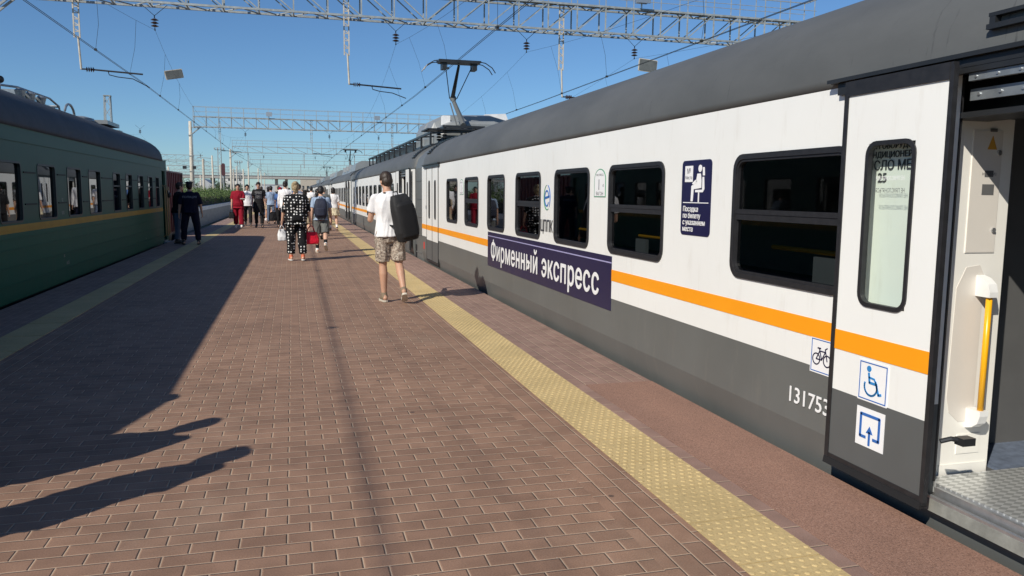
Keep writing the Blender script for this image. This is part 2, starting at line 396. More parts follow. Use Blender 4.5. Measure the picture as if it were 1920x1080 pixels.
# platform: kerbs and slabs
b = MB(); b.box(-3.62, 2.86, YA, YB, -1.34, -.012); struct(b, 'platform_base', M_chimeconc)
def sheet(name, x0, x1, y0, y1, m, z=0.0, t=.01):
    b = MB(); b.box(x0, x1, y0, y1, z-t, z); return struct(b, name, m)
sheet('platform_paving', -2.262, 1.463, YA, YB, M_brick)
sheet('platform_border', 1.463, 1.785, YA, YB, M_brick_long)
sheet('platform_border', -2.587, -2.262, YA, YB, M_brick_long)
sheet('platform_border', 2.187, 2.285, YA, 5.95, M_brick_long_r)
sheet('platform_edge_asphalt', 2.285, 2.878, YA, 5.95, M_asph, z=.003, t=.013)
sheet('platform_edge_paving', 2.187, 2.878, 5.95, YB, M_brick_long_r)
sheet('platform_edge_paving', -3.66, -2.987, YA, YB, M_brick_long_r)
def tactile(name, x0, x1, z):
    b = MB(); y = YA+.02; i = 0
    ph = 2.801-.435*int((2.801-YA)/.435); y = ph
    while y < YB:
        far = y > 60; L = .435 if not far else 6.96
        b.box(x0+.003, x1-.003, y+.004, y+L-.004, z-.012, z+.004*(1 if not far else 1)+random.uniform(-.001, .001))
        if y < 22 and y > 1.5 and x0 > 0:
            n = 8
            for ix in range(n):
                for iy in range(n):
                    if random.random() < .02: continue
                    cx = x0+(ix+.5)*.4/n+(0.0125 if iy % 2 else -.0125); cy = y+(iy+.5)*.435/n; seg = 8 if y < 8 else 6
                    rr = [(.0150, z+.003), (.0120, z+.0068), (.0065, z+.0080)]
                    b.rings([[(cx+r*math.cos(2*math.pi*j/seg), cy+r*math.sin(2*math.pi*j/seg), zz) for j in range(seg)] for r, zz in rr])
        y += L; i += 1
    o = struct(b, name, M_tact); o['label'] = 'yellow tactile warning strip with raised domes'
    return o
tactile('tactile_paving', 1.785, 2.187, 0)
tactile('tactile_paving', -2.987, -2.587, 0)
# tracks: rails and sleepers
def track(xc, y0, y1, near):
    b = MB()
    for s_ in (-.76, .76):
        b.box(xc+s_-.036, xc+s_+.036, y0, y1, ZR-.05, ZR); b.box(xc+s_-.07, xc+s_+.07, y0, y1, ZR-.18, ZR-.165); b.box(xc+s_-.01, xc+s_+.01, y0, y1, ZR-.165, ZR-.05)
    struct(b, 'rails', M_steel)
    b = MB(); y = y0
    while y < min(y1, near): b.box(xc-1.3, xc+1.3, y, y+.25, ZR-.30, ZR-.182); y += .6
    struct(b, 'sleepers', M_chimeconc)
for xc, nr in ((-5.4, 90), (4.6, 60), (9.9, 40), (14.6, 40), (-15.5, 90), (-20.3, 90)): track(xc, -14, 600, nr)
# platform of the next pair of tracks, behind the green coach
b = MB(); b.box(-12.4, -7.25, 20, 330, -1.34, -.05); struct(b, 'far_platform', M_chimeconc)
b = MB(); b.box(-7.42, -7.24, 30, 330, -.05, .22); b.box(-7.46, -7.2, 30, 330, .222, .27)
tag(b.build('parapet_wall', P('whitewashed_wall', (.80, .80, .79), .8, var=.15), None), 'low whitewashed parapet wall along the hedge beyond the left track', 'wall')

# ================================================================= right train
XW, XO = 2.9, 6.3
def roof_ring(y, inset=0, zs=2.145, zc=2.2, a=1.7, bz=.76):
    pts = [(XW, y, zs)]
    n = 22
    for i in range(n+1):
        t = math.pi*(1-i/n); pts.append((4.6+(a-inset*.5)*math.cos(t), y, zc+(bz-inset)*max(0, math.sin(t))**.96))
    pts.append((XO, y, zs)); return pts
ZW = .575; Z_TOP = 2.145
def window(car, y0, y1, split, z0=1.005, z1=1.83):
    f = MB(); o_ = rrect(y0, y1, z0, z1, .105); i_ = rrect(y0+.034, y1-.034, z0+.034, z1-.034, .075)
    f.frame(i_, o_, XW-.012, XW+.045)
    i2 = rrect(y0+.05, y1-.05, z0+.05, z1-.05, .06); f.frame(i2, i_, XW-.004, XW+.04)
    if split: f.box(XW-.008, XW+.035, y0+.03, y1-.03, 1.435, 1.465); f.box(XW-.003, XW+.035, y0+.03, y1-.03, 1.395, 1.434)
    fr = f.build('window', M_rubber, car)
    p = MB(); p.add([(XW+.016, y0+.03, z0+.03), (XW+.016, y1-.03, z0+.03), (XW+.016, y1-.03, z1-.03), (XW+.016, y0+.03, z1-.03)], [(0, 3, 2, 1)]); p.build('pane', M_glass, fr)
def door_leaf(car, y0, y1, x, z0=.13, z1=2.145, wy0=None, wy1=None, rb=(.022, .022), thick=.035, bottom=0.0, wz=(1.0, 1.83), clear=True, top=.0):
    """plug door leaf; x is its outer face"""
    if wy0 is None: wy0, wy1 = (y0+y1)/2-.1, (y0+y1)/2+.1
    leaf = MB(); hol = [(wy0+.012, wy1-.012, wz[0]+.012, wz[1]-.012)]
    holes_wall(leaf, x, x+thick, y0+rb[0], y1-rb[1], ZW-.05, z1-top, hol)
    lo = leaf.build('door', M_white, car)
    s = MB(); s.box(x-.001, x+thick, y0+rb[0], y1-rb[1], z0+bottom, ZW-.05); s.build('lower_panel', M_skirtlt, lo)
    s = MB(); s.box(x-.003, x+.002, y0+rb[0], y1-rb[1], .745, .85); s.build('stripe', M_orange, lo)
    r = MB(); r.box(x-.006, x+thick+.006, y0, y0+rb[0], z0, z1); r.box(x-.006, x+thick+.006, y1-rb[1], y1, z0, z1)
    if bottom: r.box(x-.004, x+thick+.004, y0+rb[0], y1-rb[1], z0, z0+bottom)
    if top: r.box(x-.008, x+thick+.004, y0+rb[0], y1-rb[1], z1-top, z1)
    r.build('rubber_seal', M_rubber, lo)
    rad = min(.07, (wy1-wy0)/2.2)
    f = MB(); f.frame(rrect(wy0+.022, wy1-.022, wz[0]+.022, wz[1]-.022, max(.01, rad-.02)), rrect(wy0, wy1, wz[0], wz[1], rad), x-.008, x+thick+.004)
    wf = f.build('door_window', M_rubber, lo); p = MB(); p.add([(x+.014, wy0+.015, wz[0]+.015), (x+.014, wy1-.015, wz[0]+.015), (x+.014, wy1-.015, wz[1]-.015), (x+.014, wy0+.015, wz[1]-.015)], [(0, 3, 2, 1)]); p.build('pane', M_glass_clear if clear else M_glass, wf)
    return lo
M_skirtlt = P('dark_grey_door_paint', (.095, .10, .10), .45, var=.06)
def make_car(y0, y1, doors, wins, label, first=False, open_doors=(), louvre=(), banner=None):
    car = empty('train_car', (4.6, y0, -1.1), label, 'train car', 'cars of the white electric train')
    holes = [(d0, d1, -.9, 2.19) for d0, d1 in doors] + [(a+.03, b_-.03, 1.03, 1.80) for a, b_, _ in wins]
    bd = MB(); holes_wall(bd, XW, XW+.05, y0, y1, ZW, Z_TOP, holes); bd.box(XO-.05, XO, y0, y1, ZW, Z_TOP)
    body = bd.build('body', M_white, car)
    sk = MB(); holes_wall(sk, XW+.0005, XW+.05, y0, y1, .20, ZW, [(d0, d1, .10, 3) for d0, d1 in doors]); sk.prism([(XW+.0005, .20), (XW+.05, .20), (XW+.15, -.25), (XW+.10, -.25)], y0, y1, 'y') if not first else [sk.prism([(XW+.0005, .20), (XW+.05, .20), (XW+.15, -.25), (XW+.10, -.25)], a, b_, 'y') for a, b_ in ((y0, 1.58), (3.0, y1))] and sk.prism([(XW+.022, .10), (XW+.05, .10), (XW+.15, -.25), (XW+.10, -.25)], 1.58, 3.0, 'y'); sk.box(XO-.05, XO, y0, y1, -.62, ZW)
    sk.box(XW+.12, XO-.12, y0+.4, y1-.4, -.9, -.55)
    sk.build('skirt', M_skirt, car)
    # shell behind: ends, floor, ceiling lining
    for yy in (y0+.001, y1-.041):
        en = MB(); en.box(XW+.051, XO-.051, yy, yy+.04, -.6, 2.14); en.build('end_wall', M_skirtlt, car)
    it = MB(); it.box(XW+.06, XO-.06, y0+.05, y1-.05, .10, .175); it.box(XW+.06, XO-.06, y0+.05, y1-.05, 2.22, 2.25)
    for d0, d1 in doors:
        for yy in (d1+.42, d0-.47):
            if y0+.1 < yy < y1-.1:
                it.box(XW+.52, XW+1.25, yy, yy+.04, .175, 2.2); it.box(XO-1.2, XO-.06, yy, yy+.04, .175, 2.2); it.box(XW+1.25, XO-1.2, yy, yy+.04, 1.95, 2.2)
    it.build('interior_lining', M_interior, car)
    st = MB()
    segs = sorted(doors); cur = y0; parts = []
    for d0, d1 in segs:
        if d0 > cur: parts.append((cur, d0))
        cur = d1
    parts.append((cur, y1))
    for a, b_ in parts:
        for p_, q_ in ([(a, b_)] if not (banner and banner[0] < b_ and banner[1] > a) else [(a, banner[0]), (banner[1], b_)]):
            if q_ > p_: st = MB(); st.box(XW-.003, XW+.001, p_, q_, .745, .85); st.build('stripe', M_orange, car)
    # roof shell with slightly drawn-in ends
    rf = MB(); ys = [(y0, .10), (y0+.15, .03), (y0+.5, 0)] + [(y0+.5+(y1-y0-1)*i/8, 0) for i in range(1, 8)] + [(y1-.5, 0), (y1-.15, .03), (y1, .10)]
    rf.rings([roof_ring(y, i) for y, i in ys]); roof = rf.build('roof', M_roof, car, smooth=True)
    for d0, d1 in doors:
        gt = MB(); gt.box(XW-.055, XW+.01, d0-.18, d1+.82 if (d0, d1) in open_doors and first else d1+.35, 2.165, 2.185); gt.box(XW-.028, XW+.01, d0-.16, (d1+.76) if (d0, d1) in open_doors and first else d1+.3, 2.10, 2.164); gt.build('door_gutter', M_blkmetal, car)
    for a, b_, sp in wins: window(car, a, b_, sp)
    for d0, d1 in doors:
        m = (d0+d1)/2
        if (d0, d1) in open_doors:
            if not first:
                door_leaf(car, d1-.03, d1+.66, XW-.085); door_leaf(car, d0-.66, d0+.03, XW-.085)
                t = MB(); t.box(XW-.03, XW+.02, d0+.02, d1-.02, 1.99, 2.03); t.box(XW-.03, XW+.02, d0+.02, d1-.02, 2.06, 2.09); t.build('door_track', M_steel, car)
        else:
            door_leaf(car, d0+.01, m-.002, XW-.004, z0=.10, rb=(.012,.006), clear=False, wy0=(d0+m)/2-.085, wy1=(d0+m)/2+.085)
            door_leaf(car, m+.002, d1-.01, XW-.004, z0=.10, rb=(.006,.012), clear=False, wy0=(d1+m)/2-.085, wy1=(d1+m)/2+.085)
            e = MB(); e.box(XW-.006, XW+.01, d0-.01, d0+.01, .05, 2.13); e.box(XW-.006, XW+.01, d1-.01, d1+.01, .05, 2.13); e.box(XW-.006, XW+.01, d0+.01, d1-.01, .05, .09); e.build('door_frame', M_rubber, car)
    for yl in louvre:
        lv = MB()
        for i in range(13):
            t = math.pi*(1-(.10+.022*i)); xx = 4.6+1.7*math.cos(t); zz = 2.2+.76*math.sin(t)**.96
            lv.box(xx-.03, xx+.02, yl, yl+.42, zz-.004, zz+.012)
        t0 = [math.pi*(1-(.09+.03*i)) for i in range(11)]
        lv.rings([[(4.6+1.705*math.cos(t), y, 2.2+.768*math.sin(t)**.96) for t in t0] + [(4.6+1.6*math.cos(t), y, 2.2+.66*math.sin(t)**.96) for t in t0[::-1]] for y in (yl-.03, yl+.45)])
        lv.build('roof_louvre', M_blkmetal, car)
    # underframe: boxes and bogies
    for yb in (y0+3.2, y1-3.2):
        bg_ = MB()
        for dy in (-1.2, 1.2):
            for xx in (3.84, 5.36):
                bg_.rings([[(xx+dx, yb+dy+.45*math.cos(2*math.pi*j/20), ZR+.45+.45*math.sin(2*math.pi*j/20)) for j in range(20)] for dx in (-.07, .07)])
        bg_.box(3.5, 3.7, yb-1.7, yb+1.7, -.8, -.6); bg_.box(5.5, 5.7, yb-1.7, yb+1.7, -.8, -.6)
        bg_.build('bogie', M_blkmetal, car)
    return car, roof
W1 = [(5.86, 7.03, 1), (7.54, 8.65, 0), (9.18, 10.29, 1), (10.87, 11.89, 0), (12.52, 13.57, 1), (14.21, 15.25, 0), (3.64, 4.82, 1)]
car1, roof1 = make_car(-7, 18.33, [(1.58, 3.0), (16.18, 17.66)], W1, 'nearest white and grey train car with navy banner and open door', first=True, open_doors=[(1.58, 3.0)], louvre=[17.55], banner=(6.92, 11.86))
W2 = [(y, y+1.05, i % 2) for i, y in enumerate([23.6+1.66*j for j in range(9)])]
D2 = [(20.45, 21.8), (38.7, 40.1)]
car2, roof2 = make_car(19.72, 40.9, D2, W2, 'second white and grey car, open door beyond the gangway, tall pantograph over it', open_doors=[D2[0]], louvre=[19.95, 40.1])
def far_car(y0, label, od):
    D = [(y0+.75, y0+2.1), (y0+19, y0+20.4)]
    return make_car(y0, y0+21.2, D, [(y0+3.9+1.66*j, y0+4.95+1.66*j, j % 2) for j in range(9)], label, open_doors=[D[0]] if od else [], louvre=[y0+.2, y0+20.4])
cars = [far_car(42.3, 'third car of the white train, mostly behind the crowd', True), far_car(64.9, 'fourth car of the white train along the platform', False),
        far_car(87.5, 'fifth car of the white train, small in the distance', False), far_car(110.1, 'sixth car of the white train, very small in the distance', False),
        far_car(132.7, 'farthest visible car of the white train near the vanishing point', False)]
# gangways
ends = [(18.34, 19.71), (40.91, 42.29), (63.51, 64.89), (86.11, 87.49), (108.7, 110.09), (131.3, 132.69)]
parents = [car1, car2] + [c for c, _ in cars]
for (a, b_), pr in zip(ends, parents):
    g = MB()
    ring = lambda y, d: [(XW+.03+d, y, -.3), (XW+.03+d, y, 2.15)] + [(4.6+(1.66-d)*math.cos(math.pi*(1-i/12)), y, 2.2+(.72-d)*math.sin(math.pi*(1-i/12))) for i in range(13)] + [(XO-.03-d, y, 2.15), (XO-.03-d, y, -.3)]
    g.rings([ring(a, .02), ring(a+.12, .0), ring(b_-.25, 0), ring(b_-.12, .04), ring(b_, .04)])
    for z in (.12, .55, .98, 1.41, 1.84): g.box(XW+.018, XW+.04, a+.25, b_-.35, z, z+.025)
    g.build('gangway', M_skirt, pr)
    g = MB(); g.box(XW+.02, XW+.06, b_-.42, b_-.2, -.2, .3); g.build('coupling_recess', M_black, pr)

# --- details on the nearest car
xs = XW-.0035
b = MB(); b.box(XW-.004, XW+.001, 6.92, 11.86, .455, .975); b.add([], []); ban = b.build('banner', M_navy, car1)
b = MB(); b.box(XW-.0055, XW-.003, 6.92, 11.86, .908, .920); b.build('banner_line', P('lilac_line', (.35, .33, .55), .5), ban)
text('Фирменный экспресс', .385, M_white_vinyl, (XW-.0065, 9.43, .572), ban, 'banner_lettering', xs=1.03, bold=.01, space=1.06, fat=.011)
# seat-ticket sign
b = MB(); b.prism(rrect(5.12, 5.565, 1.255, 1.815, .035), XW-.004, XW+.001); sg = b.build('ticket_sign', M_navy, car1)
b = MB(); b.box(XW-.006, XW-.003, 5.395, 5.515, 1.655, 1.775); b.box(XW-.006, XW-.003, 5.15, 5.535, 1.497, 1.503)
# seated figure pictogram
def blob(poly, bb=b): bb.prism(poly, XW-.0062, XW-.003)
blob([(5.285+.027*math.cos(t*.5236), 1.752+.027*math.sin(t*.5236)) for t in range(12)])
blob([(5.325, 1.715), (5.275, 1.715), (5.262, 1.66), (5.262, 1.61), (5.375, 1.60), (5.385, 1.51), (5.415, 1.51), (5.41, 1.625), (5.345, 1.645)])
blob([(5.38, 1.63), (5.325, 1.66), (5.35, 1.67), (5.40, 1.645)])
blob([(5.245, 1.76), (5.222, 1.76), (5.215, 1.70), (5.243, 1.70)])
blob([(5.247, 1.69), (5.225, 1.69), (5.215, 1.60), (5.235, 1.578), (5.35, 1.578), (5.35, 1.595), (5.247, 1.597)])
blob([(5.305, 1.577), (5.29, 1.577), (5.29, 1.505), (5.305, 1.505)])
b.build('pictogram', M_white_vinyl, sg)
text('№', .058, M_navy, (XW-.0066, 5.455, 1.715), sg, 'lettering', bold=.001); text('Места', .036, M_navy, (XW-.0066, 5.455, 1.675), sg, 'lettering', bold=.0007)
for i, t_ in enumerate(['Посадка', 'по билету', 'с указанием', 'места']): text(t_, .055, M_white_vinyl, (XW-.0048, 5.53, 1.434-.050*i), sg, 'lettering', align='LEFT', xs=1.04, fat=.0012)
# express shields
for yc, wz in ((7.265, 1), (13.85, 1.1)):
    wy = .15*wz; b = MB(); o_ = [(yc+wy*c, z) for c, z in [(1, 1.53), (1, 1.70)]] + [(yc+wy*math.cos(R(a)), 1.70+.105*math.sin(R(a))) for a in range(15, 180, 15)] + [(yc-wy, 1.70), (yc-wy, 1.53)]
    b.prism(o_, XW-.003, XW+.001); sh_ = b.build('car_number_shield', M_green_vinyl, car1)
    i_ = [(yc+(y-yc)*.90, 1.66+(z-1.66)*.93) for y, z in o_]; b = MB(); b.prism(i_, XW-.0045, XW-.002); b.build('shield_face', M_white_vinyl, sh_)
    text('1', .15, M_navy, (XW-.0052, yc+.02, 1.60), sh_); text('ВАГОН', .047, M_darktext, (XW-.0052, yc, 1.548), sh_, xs=1.2); text('ЭКСПРЕСС', .028, M_darktext, (XW-.0052, yc, 1.735), sh_, xs=1.25)
    text('@', .03, M_darktext, (XW-.0052, yc-.09, 1.635), sh_)
# operator emblem and letters
b = MB(); cy, cz = 8.93, 1.515
def arc(bb, cy, cz, ry, rz, a0, a1, w0, w1, x0=XW-.005, x1=XW+.001, n=14):
    o1 = []; o2 = []
    for i in range(n+1):
        t = R(a0+(a1-a0)*i/n); w_ = (w0+(w1-w0)*math.sin(math.pi*i/n)); o1.append((cy-ry*math.cos(t), cz+rz*math.sin(t))); o2.append((cy-(ry-w_)*math.cos(t), cz+(rz-w_)*math.sin(t)))
    bb.frame_open = None
    for i in range(n): bb.prism([o1[i], o1[i+1], o2[i+1], o2[i]], x0, x1)
arc(b, cy, cz, .125, .15, 100, 300, .004, .022); b.build('emblem_ring', M_green_vinyl, car1)
b = MB(); arc(b, cy, cz, .125, .15, -50, 80, .004, .022); arc(b, cy+.01, cz-.01, .085, .10, 10, 330, .018, .018); b.prism([(cy+.085, cz-.02), (cy-.08, cz+.0), (cy-.08, cz+.025), (cy+.085, cz+.005)], XW-.005, XW+.001); b.build('emblem', M_blue_vinyl, car1)
text('ЦППК', .19, M_darktext, (XW-.003, 8.935, 1.115), car1, 'operator_letters', xs=.86, fat=.004)
# number
text('131753', .135, M_white_vinyl, (XW-.003, 4.105, .318), car1, 'car_number', xs=1.0, align='LEFT', fat=.0022)
# bicycle sticker (partly under the open leaf)
def sticker(pr, yc, zc, s, x, blue=True, bgm=M_white_vinyl, border=True):
    b = MB(); b.box(x-.0025, x+.001, yc-s, yc+s, zc-s, zc+s); st = b.build('sticker', bgm, pr)
    if border:
        b = MB(); e = s*.92; w_ = s*.05
        for (a0, a1, c0, c1) in ((-e, e, e-w_, e), (-e, e, -e, -e+w_), (-e, -e+w_, -e+w_, e-w_), (e-w_, e, -e+w_, e-w_)): b.box(x-.004, x-.002, yc+a0, yc+a1, zc+c0, zc+c1)
        b.build('sticker_border', M_blue_vinyl, st)
    return st
def stroke(bb, pts, wd, x):
    for p, q in zip(pts, pts[1:]):
        a = Vector((q[0]-p[0], q[1]-p[1])); L = a.length
        if L < 1e-6: continue
        n = Vector((-a.y, a.x))/L*wd/2; e = a/L*wd*.25
        bb.prism([(p[0]+n.x-e.x, p[1]+n.y-e.y), (q[0]+n.x+e.x, q[1]+n.y+e.y), (q[0]-n.x+e.x, q[1]-n.y+e.y), (p[0]-n.x-e.x, p[1]-n.y-e.y)], x-.0045, x-.002)
def circ(cy, cz, r, a0=0, a1=360, n=20): return [(cy-r*math.cos(R(a0+(a1-a0)*i/n)), cz+r*math.sin(R(a0+(a1-a0)*i/n))) for i in range(n+1)]
st = sticker(car1, 3.80, .645, .103, XW); b = MB(); yc, zc = 3.80, .645; f = lambda u, v: (yc-u, zc+v)
stroke(b, circ(yc+.048, zc-.02, .032), .007, XW); stroke(b, circ(yc-.048, zc-.02, .032), .007, XW)
stroke(b, [f(-.048,-.02), f(-.02,.03), f(.03,.03), f(.0,-.02), f(-.048,-.02)], .007, XW); stroke(b, [f(0,-.02), f(-.025,.045)], .007, XW); stroke(b, [f(-.038,.045), f(-.012,.045)], .008, XW); stroke(b, [f(.048,-.02), f(.028,.045), f(.045,.055)], .007, XW)
b.build('bicycle_pictogram', M_navy, st)
# lettering on the wall seen through the slid-back leaf
for t_, s_, z, yc_ in (('ВАГОН ОБОРУДОВАН', .042, 1.797, 3.352), ('КОНДИЦИОНЕРОМ', .042, 1.753, 3.345), ('ЧИСЛО МЕСТ', .066, 1.692, 3.345), ('25', .066, 1.630, 3.408)):
    text(t_, s_, M_darktext, (XW-.002, yc_, z), car1, 'wall_lettering', fat=.0016)
# open leaf
LX = 2.80
leaf = door_leaf(car1, 2.895, 3.60, LX, z0=.125, z1=2.145, wy0=3.08, wy1=3.415, rb=(.018, .03), bottom=.04, top=.075, thick=.018)
text('НЕ ПРИСЛОНЯТЬСЯ', .030, M_darktext, (LX+.010, 3.25, 1.576), leaf, 'mirrored_lettering', xd=(0,1,0), xs=.66, bold=.001)
text('НЕ ПРИСЛОНЯТЬСЯ', .028, M_white_vinyl, (LX+.0105, 3.255, 1.636), leaf, 'mirrored_lettering', xd=(0,1,0), xs=.70, bold=.0008)
b = MB(); b.box(LX-.008, LX+.018, 2.887, 2.8945, .14, 2.13); b.build('edge_seal', M_rubber, leaf)
b = MB(); b.prism([(LX-.014, .105), (LX-.008, .14), (LX+.03, .14), (LX+.03, .115)], 2.90, 3.60, 'y'); b.build('sweep_seal', M_black, leaf)
b = MB(); b.tube([(LX+.05, 2.87, .44), (LX+.09, 2.85, .455), (LX+.13, 2.83, .45)], .012); b.box(LX+.11, LX+.18, 2.80, 2.85, .43, .465); b.build('guide_arm', M_blkmetal, leaf)
st = sticker(leaf, 3.265, .625, .105, LX); b = MB(); yc, zc = 3.265, .625; f = lambda u, v: (yc-u, zc+v)
b.prism(circ(yc+.03, zc+.065, .016, n=12)[:-1], LX-.0045, LX-.002)
stroke(b, [f(-.03,.042), f(-.022,-.005), f(.025,-.005), f(.045,-.055), f(.062,-.05)], .013, LX); stroke(b, [f(-.027,.022), f(.012,.018)], .010, LX); stroke(b, circ(yc+.012, zc-.025, .045, 55, -200), .010, LX)
b.build('wheelchair_pictogram', P('mid_blue_vinyl', (.03,.22,.52), .4), st)
st = sticker(leaf, 3.265, .385, .10, LX-.001, border=False); b = MB(); yc, zc = 3.265, .385; f = lambda u, v: (yc-u, zc+v)
stroke(b, [f(-.028,-.05), f(-.066,-.05), f(-.066,.066), f(.066,.066), f(.066,-.05), f(.028,-.05)], .015, LX-.001); stroke(b, [f(0,-.085), f(0,-.02)], .014, LX-.001); b.prism([f(-.024,-.026), f(.024,-.026), f(0,.012)], LX-.0055, LX-.003)
b.build('entrance_pictogram', M_blue_vinyl, st)
leaf2 = door_leaf(car1, .90, 1.60, LX, z0=.125, z1=2.145, rb=(.03, .06), bottom=.05, top=.075, thick=.04)
# doorway: header, rails, pillar, floor, sill
b = MB(); b.box(XW-.03, XW+.02, 1.3, 2.93, 2.125, 2.16); b.box(XW+.02, XW+.30, 1.4, 3.4, 2.19, 2.21); b.box(XW+.22, XW+.30, 1.4, 3.3, 1.94, 2.19); b.box(XW+.05, XW+.30, 1.4, 3.3, 1.915, 1.94); b.build('door_header', M_blkmetal, car1)
b = MB(); b.box(XW-.015, XW+.01, 1.3, 2.90, 2.065, 2.098); b.box(XW+.03, XW+.05, 1.3, 2.93, 1.985, 2.035)
rl = b.build('door_rail', M_steel, car1)
for i in range(9):
    y = 2.86-.11*i; b = MB(); b.rings([[(xx, y+.006*math.cos(t*.785), 2.081+.006*math.sin(t*.785)) for t in range(8)] for xx in (XW-.02, XW-.014)]); b.build('bolt', M_alu, rl)
    b = MB(); b.rings([[(xx, y+.02+.007*math.cos(t*.785), 2.010+.007*math.sin(t*.785)) for t in range(8)] for xx in (XW+.024, XW+.031)]); b.build('bolt', M_alu, rl)
# pillar (cabinet) on the far side of the doorway
b = MB(); PXL, PXR, PY = 3.02, 3.362, 3.085
b.rings([[(2.965, 3.30, z), (2.985, 3.10, z), (3.05, PY, z), (PXR, PY, z), (PXR, 3.45, z), (2.965, 3.45, z)] for z in (.18, 1.93)])
pil = b.build('door_pillar', M_cream, car1)
b = MB(); b.box(3.05+.01, PXR-.01, PY-.006, PY, .18, .235); b.build('kick_plate', M_cream, pil)
b = MB(); b.box(3.12, 3.295, PY-.004, PY, 1.29, 1.875); b.build('access_panel', M_cream, pil)
b = MB(); b.box(3.122, 3.293, PY-.0055, PY-.0041, 1.293, 1.872)
b.build('access_cover', M_creamside, pil)
b = MB(); b.prism([(3.08, .58), (3.10, .50), (3.16, .45), (3.25, .45), (3.25, 1.18), (3.22, 1.23), (3.14, 1.22), (3.09, 1.12)], PY-.002, PY, 'y'); b.build('backing_plate', M_creamside, pil)
pass
b = MB(); b.prism([(3.205, 1.785), (3.260, 1.785), (3.232, 1.85)], PY-.0075, PY-.005, 'y'); b.build('hazard_triangle', P('amber_plate', (.55,.28,.04), .5), pil)
b = MB(); M_plate = P('dark_grey_plate', (.12,.12,.12), .4)
for q in ((3.20, 3.25, 1.655, 1.685), (3.19, 3.26, 1.57, 1.62), (3.215, 3.255, 1.868, 1.884)):
    b = MB(); b.box(q[0], q[1], PY-.0075, PY-.005, q[2], q[3]); b.build('data_plate', M_plate, pil)
text('НОСД М2', .018, M_darktext, (3.225, PY-.008, 1.663), pil, xd=(1,0,0))
for z in (1.77, 1.40):
    b = MB(); b.rings([[(3.275+.012*math.cos(t*.52), yy, z+.012*math.sin(t*.52)) for t in range(12)] for yy in (PY-.014, PY-.004)]); b.build('lock', M_alu, pil)
b = MB(); b.box(3.16, 3.30, PY-.004, PY, .285, .385); b.build('cover_plate', M_cream, pil)
HY = PY-.062
hr = MB(); hr.tube([(3.228, HY, .51), (3.228, HY, 1.09)], .0145, 12); hnd = hr.build('handrail', M_yellow, pil, smooth=True)
for z0_, sgn in ((1.08, .85), (.52, -.85)):
    b = MB(); prof = [(PY, z0_), (HY-.024, z0_), (HY-.024, z0_+sgn*.03), (HY-.012, z0_+sgn*.075), (HY+.02, z0_+sgn*.105), (PY, z0_+sgn*.12)]
    b.prism(prof, 3.203, 3.253); b.build('handrail_cap', P('white_plastic_cap', (.78,.78,.76), .35), hnd)
# checker-plate threshold and floor
kk = NT('checker_plate'); kk.b.inputs['Metallic'].default_value = .7; kk.b.inputs['Roughness'].default_value = .38
geo = kk.n('ShaderNodeNewGeometry'); mp = kk.n('ShaderNodeMapping'); mp.inputs['Rotation'].default_value = (0,0,R(45)); mp.inputs['Scale'].default_value = (24,44,30); kk.l(geo.outputs['Position'], mp.inputs[0])
ck = kk.n('ShaderNodeTexChecker'); ck.inputs['Scale'].default_value = 1; kk.l(mp.outputs[0], ck.inputs[0])
wv1 = kk.n('ShaderNodeTexWave'); wv1.inputs['Scale'].default_value = 1.0; kk.l(mp.outputs[0], wv1.inputs[0])
kk.l(kk.mix(ck.outputs['Fac'], (.50,.51,.50), (.78,.79,.78)), kk.b.inputs['Base Color']); kk.bump(ck.outputs['Fac'], .5, .004)
b = MB(); b.box(2.955, 3.62, 1.55, 3.06, .14, .19); b.build('threshold_plate', kk.m, car1)
b = MB(); b.box(3.62, 6.2, 1.3, 3.5, .14, .188); b.box(3.43, 3.62, 3.06, 3.5, .14, .1885); b.build('vestibule_floor', M_floor, car1)
b = MB(); b.box(2.925, 2.954, 1.57, 2.955, .14, .182); b.box(2.885, 2.905, 1.57, 2.955, .10, .150); b.build('sill_strip', M_alu, car1)
b = MB(); b.box(2.905, 2.925, 1.57, 2.955, .10, .135); b.build('sill_groove', M_black, car1)
b = MB(); b.prism([(2.91, .145), (2.882, .135), (2.868, .085), (2.91, .075)], 1.2, 3.0, 'y'); b.build('sill_ledge', P('worn_grey_sill', (.20,.20,.18), .6, var=.3, vscale=9, bump=.3), car1)
b = MB(); b.box(4.25, 4.33, 3.46, 3.50, .19, 1.98); b.box(5.0, 5.08, 3.46, 3.50, .19, 1.98); b.box(4.33, 5.0, 3.46, 3.50, 1.9, 1.98); b.box(3.6, 4.25, 3.47, 3.49, .19, .24); b.build('saloon_door_frame', M_cream, car1)
b = MB(); b.box(XW+.012, XW+.05, 3.001, 3.025, .15, 1.95); b.build('door_jamb', M_cream, car1)
b = MB(); b.box(XW+.051, XW+.072, 3.005, 3.03, .15, 2.1); b.build('jamb_seal', M_rubber, car1)
# interior behind the windows
b = MB(); b.tube([(3.12, 3.6, 1.215), (3.12, 4.66, 1.215)], .016); b.tube([(3.12, 5.86, 1.18), (3.12, 6.80, 1.18)], .014); b.tube([(3.12, 7.6, 1.17), (3.12, 8.4, 1.17)], .014); b.build('inner_handrail', M_yellow, car1)
b = MB(); b.box(3.10, 3.13, 3.5, 4.20, .7, 1.185); b.box(3.10, 3.13, 5.7, 6.00, .7, 1.15); b.box(3.10, 3.13, 6.62, 6.84, .7, 1.15); b.build('inner_panel', M_panel, car1)
b = MB(); b.box(XW-.004, XW+.001, 17.98, 18.10, .28, .44); b.build('reflector', M_red, car1)
b = MB(); b.box(XW-.003, XW+.001, 17.72, 17.80, 1.2, 1.28); b.build('door_button', M_alu, car1)
